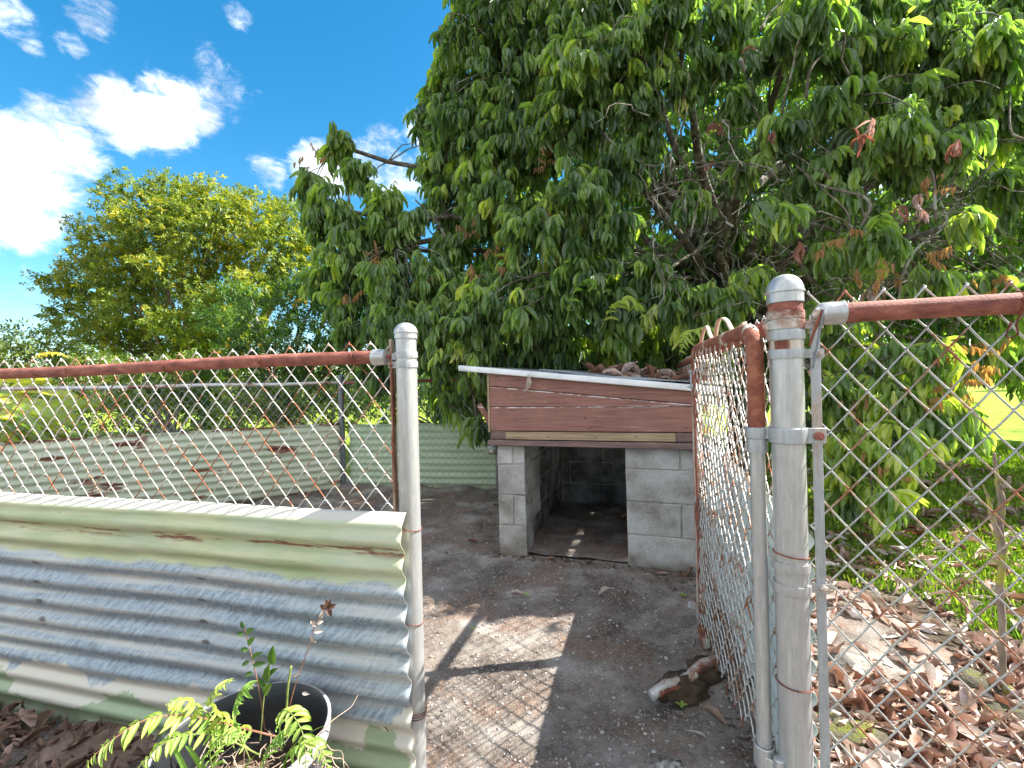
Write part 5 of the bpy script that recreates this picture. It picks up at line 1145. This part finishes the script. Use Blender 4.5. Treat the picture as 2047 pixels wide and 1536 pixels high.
for k in range(260):
    x, y, z = right_pt(); a = rng.uniform(0, 6.28); l = rng.uniform(.05, .22); p = Vector((x, y, rng.uniform(.01, .045)))
    d = Vector((math.cos(a), math.sin(a), rng.normal(0, .12)))*l
    tube(mb, [p-d*.5, p+Vector(rng.normal(0, .008, 3)), p+d*.5], rng.uniform(.0012, .003), 4)
mb.build('fallen_twigs', 'root', label='thin dry twigs mixed into the leaf carpet right of the fence', cat='twigs', kind='stuff')
mb = MB()
for k in range(500):
    if k % 2: q = post_R+sdir*rng.uniform(.2, 3.4)-Vector((sdir.y, -sdir.x, 0))*abs(rng.normal(0, .07))
    else: q = hA+hd*rng.uniform(-.1, 1.25)+Vector((-hd.y, hd.x, 0))*-abs(rng.normal(0, .05))
    a = rng.uniform(0, 6.28); p = Vector((q.x, q.y, kf(q.x, q.y)+.004)); d = Vector((math.cos(a), math.sin(a), rng.normal(0, .2)))*rng.uniform(.01, .045)
    tube(mb, [p-d*.5, p+Vector(rng.normal(0, .003, 3)), p+d*.5], rng.uniform(.0008, .0022), 3)
mb.build('debris', 'clod', label='crumbs of bark and leaf bits gathered along the shelter and gate foot', cat='debris', kind='stuff')
litter('leaf_litter', 'shaded brown leaves lying on the ground beneath the big tree', tree_pt, 900, 0, 'leaf_dead', zmax=.02)
def left_pt():
    while True:
        x, y = rng.uniform(-2.3, -.15), rng.uniform(.55, 1.9)
        q = Vector((x, y, 0))-post_L
        if q.dot(ncam) < .06: continue
        if x > -.9 and rng.uniform() < .75: continue
        return (x, y, .0)
litter('leaf_litter', 'dark brown fallen leaves on the ground below the front sheet at lower left', left_pt, 1500, 200, 'leaf_dead_dark', (.045, .11))
# scattered leaves on the kennel floor and in the shelter
fl_pos = [(1050, 1190, .9), (1250, 1188, .7), (1130, 1172, .6), (905, 1000, .75), (935, 1005, .6), (950, 1018, .5), (985, 1010, .5), (1110, 1118, .45), (1120, 1120, .4), (1195, 1192, .8), (1200, 1020, .6), (1190, 1027, .85), (1240, 1038, .6), (1222, 1012, .4), (1236, 1010, .3), (1212, 1008, .5), (1410, 1360, .3), (1412, 1480, .9), (1455, 1462, .5), (888, 1105, .6), (1310, 1148, .6), (1265, 1160, .5), (870, 975, .5), (1170, 1128, .9), (1375, 1150, .5), (1360, 1142, .3), (892, 1030, .6), (958, 1084, .5), (1345, 1180, .7)]
sl_ = thing('scattered_leaves', (0.4, 2.4, 0), 'few single dry leaves scattered over the kennel floor and inside the shelter', 'dead leaves')
for k, (x, y, rn) in enumerate(fl_pos):
    p = G(x, y, .012); aa = rng.uniform(0, 6.28)
    if 1060 < x < 1256 and y < 1110: p = G(x, y, .035)
    p.z = kf(p.x, p.y)+.012 if not (1060 < x < 1256 and y < 1110) else .045
    leaves('leaf', np.array([p]), np.array([[math.cos(aa), math.sin(aa), rng.normal(0, .1)]]), np.array([[rng.normal(0, .4), rng.normal(0, .4), 1]]), rng.uniform(.06, .11), rng.uniform(.016, .028), np.array([rn]), [T_CURL, T_CURL2, T_FLAT][k % 3], 'leaf_dead', sl_)
for k, (x, y, lab) in enumerate(((1052, 1190, 'tiny green seedling on the dirt in front of the shelter'), (1362, 1412, 'tiny pale green seedling at the foot of the broken pipe'), (945, 1258, 'small tuft of green blades at the edge of the sunlit patch'), (1366, 1192, 'tiny green seedling near the foot of the open gate'))):
    t = thing('seedling', G(x, y), lab, 'seedling')
    for j in range(4):
        a = j*1.7+k; leaves('leaf', np.array([G(x, y, .012)]), np.array([[math.cos(a), math.sin(a), .5]]), np.array([[0, 0, 1.]]), .024, .013 if k != 2 else .004, np.array([.6]), T_OVAL, 'leaf_fern', t)
# grass
n = 70000
gx = rng.uniform(1.0, 8.0, n); gy = 1.6+7.5*rng.uniform(0, 1, n)**1.5
dn_ = .72*gy+.42*gx+.8*np.array([mnoise.noise(Vector((a*1.1, b*1.1, 2))) for a, b in zip(gx, gy)])
keep = (dn_ > 2.25) & (gx < 1.35*gy+.5) & ((gx-post_R.x)*sdir.y-(gy-post_R.y)*sdir.x > .15)
tr = np.exp(-(((gx-3.0)/1.5)**2+((gy-5.5)/1.3)**2)); keep &= rng.uniform(0, 1, n) > tr
gx, gy = gx[keep], gy[keep]; m_ = len(gx)
gd_ = np.stack([rng.normal(0, .5, m_), rng.normal(0, .5, m_), np.ones(m_)], 1); gs = .035+.035*rng.uniform(0, 1, m_)
leaves('grass', np.stack([gx, gy, np.full(m_, -.035)], 1), gd_, rng.normal(0, 1, (m_, 3)), gs*1.3, .0055+.0012*gy, np.clip(rng.normal(.5, .22, m_), 0, 1), T_BLADE, 'grass', label='short green lawn grass beyond the leaf litter', cat='grass', kind='stuff')
def tuft(name, c, n, L, lab, mat='grass', rn=.8, spr=.5):
    a = rng.uniform(0, 6.28, n); pos = np.array([c]*n)+np.stack([rng.normal(0, .02, n), rng.normal(0, .02, n), np.zeros(n)], 1)
    leaves(name, pos, np.stack([np.cos(a)*spr, np.sin(a)*spr, np.ones(n)], 1), np.stack([-np.cos(a), -np.sin(a), np.full(n, .6)], 1), L*rng.uniform(.5, 1.1, n), .005, np.clip(rng.normal(rn, .15, n), 0, 1), T_STRAP, mat, label=lab, cat='grass tuft')
# rocks
for k, (x, y, rad, mt, lab) in enumerate(((1700, 1475, (.13, .10, .05), 'moss_rock', 'flat mossy rock low against the right fence beside the thick post'), (1955, 1380, (.10, .08, .06), 'moss_rock', 'dark mossy rock at the foot of the bare sapling, farther one'), (2010, 1440, (.11, .07, .05), 'moss_rock', 'yellow mossy rock at the foot of the bare sapling, nearer one'), (1668, 1330, (.07, .06, .05), 'grey_rock', 'dark grey stone half buried in leaves behind the tension bar'))):
    p = G(x, y, .0); p.z = .0; mb = MB(); vs, fs = blob(p, rad, k+20, 3, .16, 1.6); mb.add(vs, fs); mb.build('rock', mt, sharp=180, label=lab, cat='rock')
p = G(1330, 1528); mb = MB(); mb.add(*blob((p.x, p.y-.02, -.005), (.055, .04, .022), 44, 3, .3)); mb.build('rock', 'pebble', sharp=180, label='crumbly white stone at the bottom edge of the dirt path', cat='rock')
p = G(190, 1500); mb = MB(); mb.add(*blob((p.x, p.y, .0), (.20, .13, .035), 61, 4, .10, 1.5)); mb.build('flat_stone', 'brown_stone', sharp=180, label='flat reddish brown stone lying among dark leaves left of the pot', cat='rock')
# bare sapling
sb = G(2010, 1405); t = thing('sapling', sb, 'bare mossy sapling stump with small twigs in front of the grass', 'sapling')
D0 = sb.y
sp = [P(x, y, D0) for x, y in ((2014, 1405), (2006, 1350), (2001, 1290), (2003, 1240), (1998, 1180), (2003, 1130), (2001, 1090), (1996, 1050), (2003, 1010), (1998, 980), (1992, 960))]
mb = MB(); tube(mb, smoothpath(sp, 3), list(np.concatenate([np.linspace(.010, .0105, 17), np.linspace(.0130, .007, 14)])), 9, jit=.22); mb.build('trunk', 'bark_mossy', t, sharp=180)
for pts, r in (([(2000, 1075), (1985, 1040), (1978, 1010), (1973, 985)], .009), ([(1973, 990), (1965, 970)], .004), ([(1996, 965), (1990, 935), (1988, 905)], .007), ([(1990, 930), (2000, 912)], .003), ([(1988, 930), (1984, 915)], .003), ([(2003, 975), (2015, 965), (2018, 952)], .009), ([(2003, 1100), (2012, 1090), (2010, 1105)], .006), ([(1978, 1015), (1988, 998)], .003), ([(1996, 1130), (1985, 1112)], .005), ([(1990, 945), (1983, 935)], .003)):
    mb = MB(); q = [P(x, y, D0-.01) for x, y in pts]; tube(mb, smoothpath(q, 3), list(np.linspace(r, r*.5, len(q)*3-2)), 6, jit=.12); mb.build('twig', 'bark_mossy', t, sharp=180)
# coil of thin wire by the slim post
mb = MB(); c = G(852, 1225, .03)+Vector((0.0, 0, .03))
for k in range(4): ring(mb, c+Vector((0, .01*k, 0)), Vector((.6, -.6, .4+.1*k)), .022+.004*k, .0009, 1.6, .01, 4, 26, k)
mb.build('wire_coil', 'root', sharp=180, label='small tangle of thin wire on the ground behind the slim post', cat='wire')
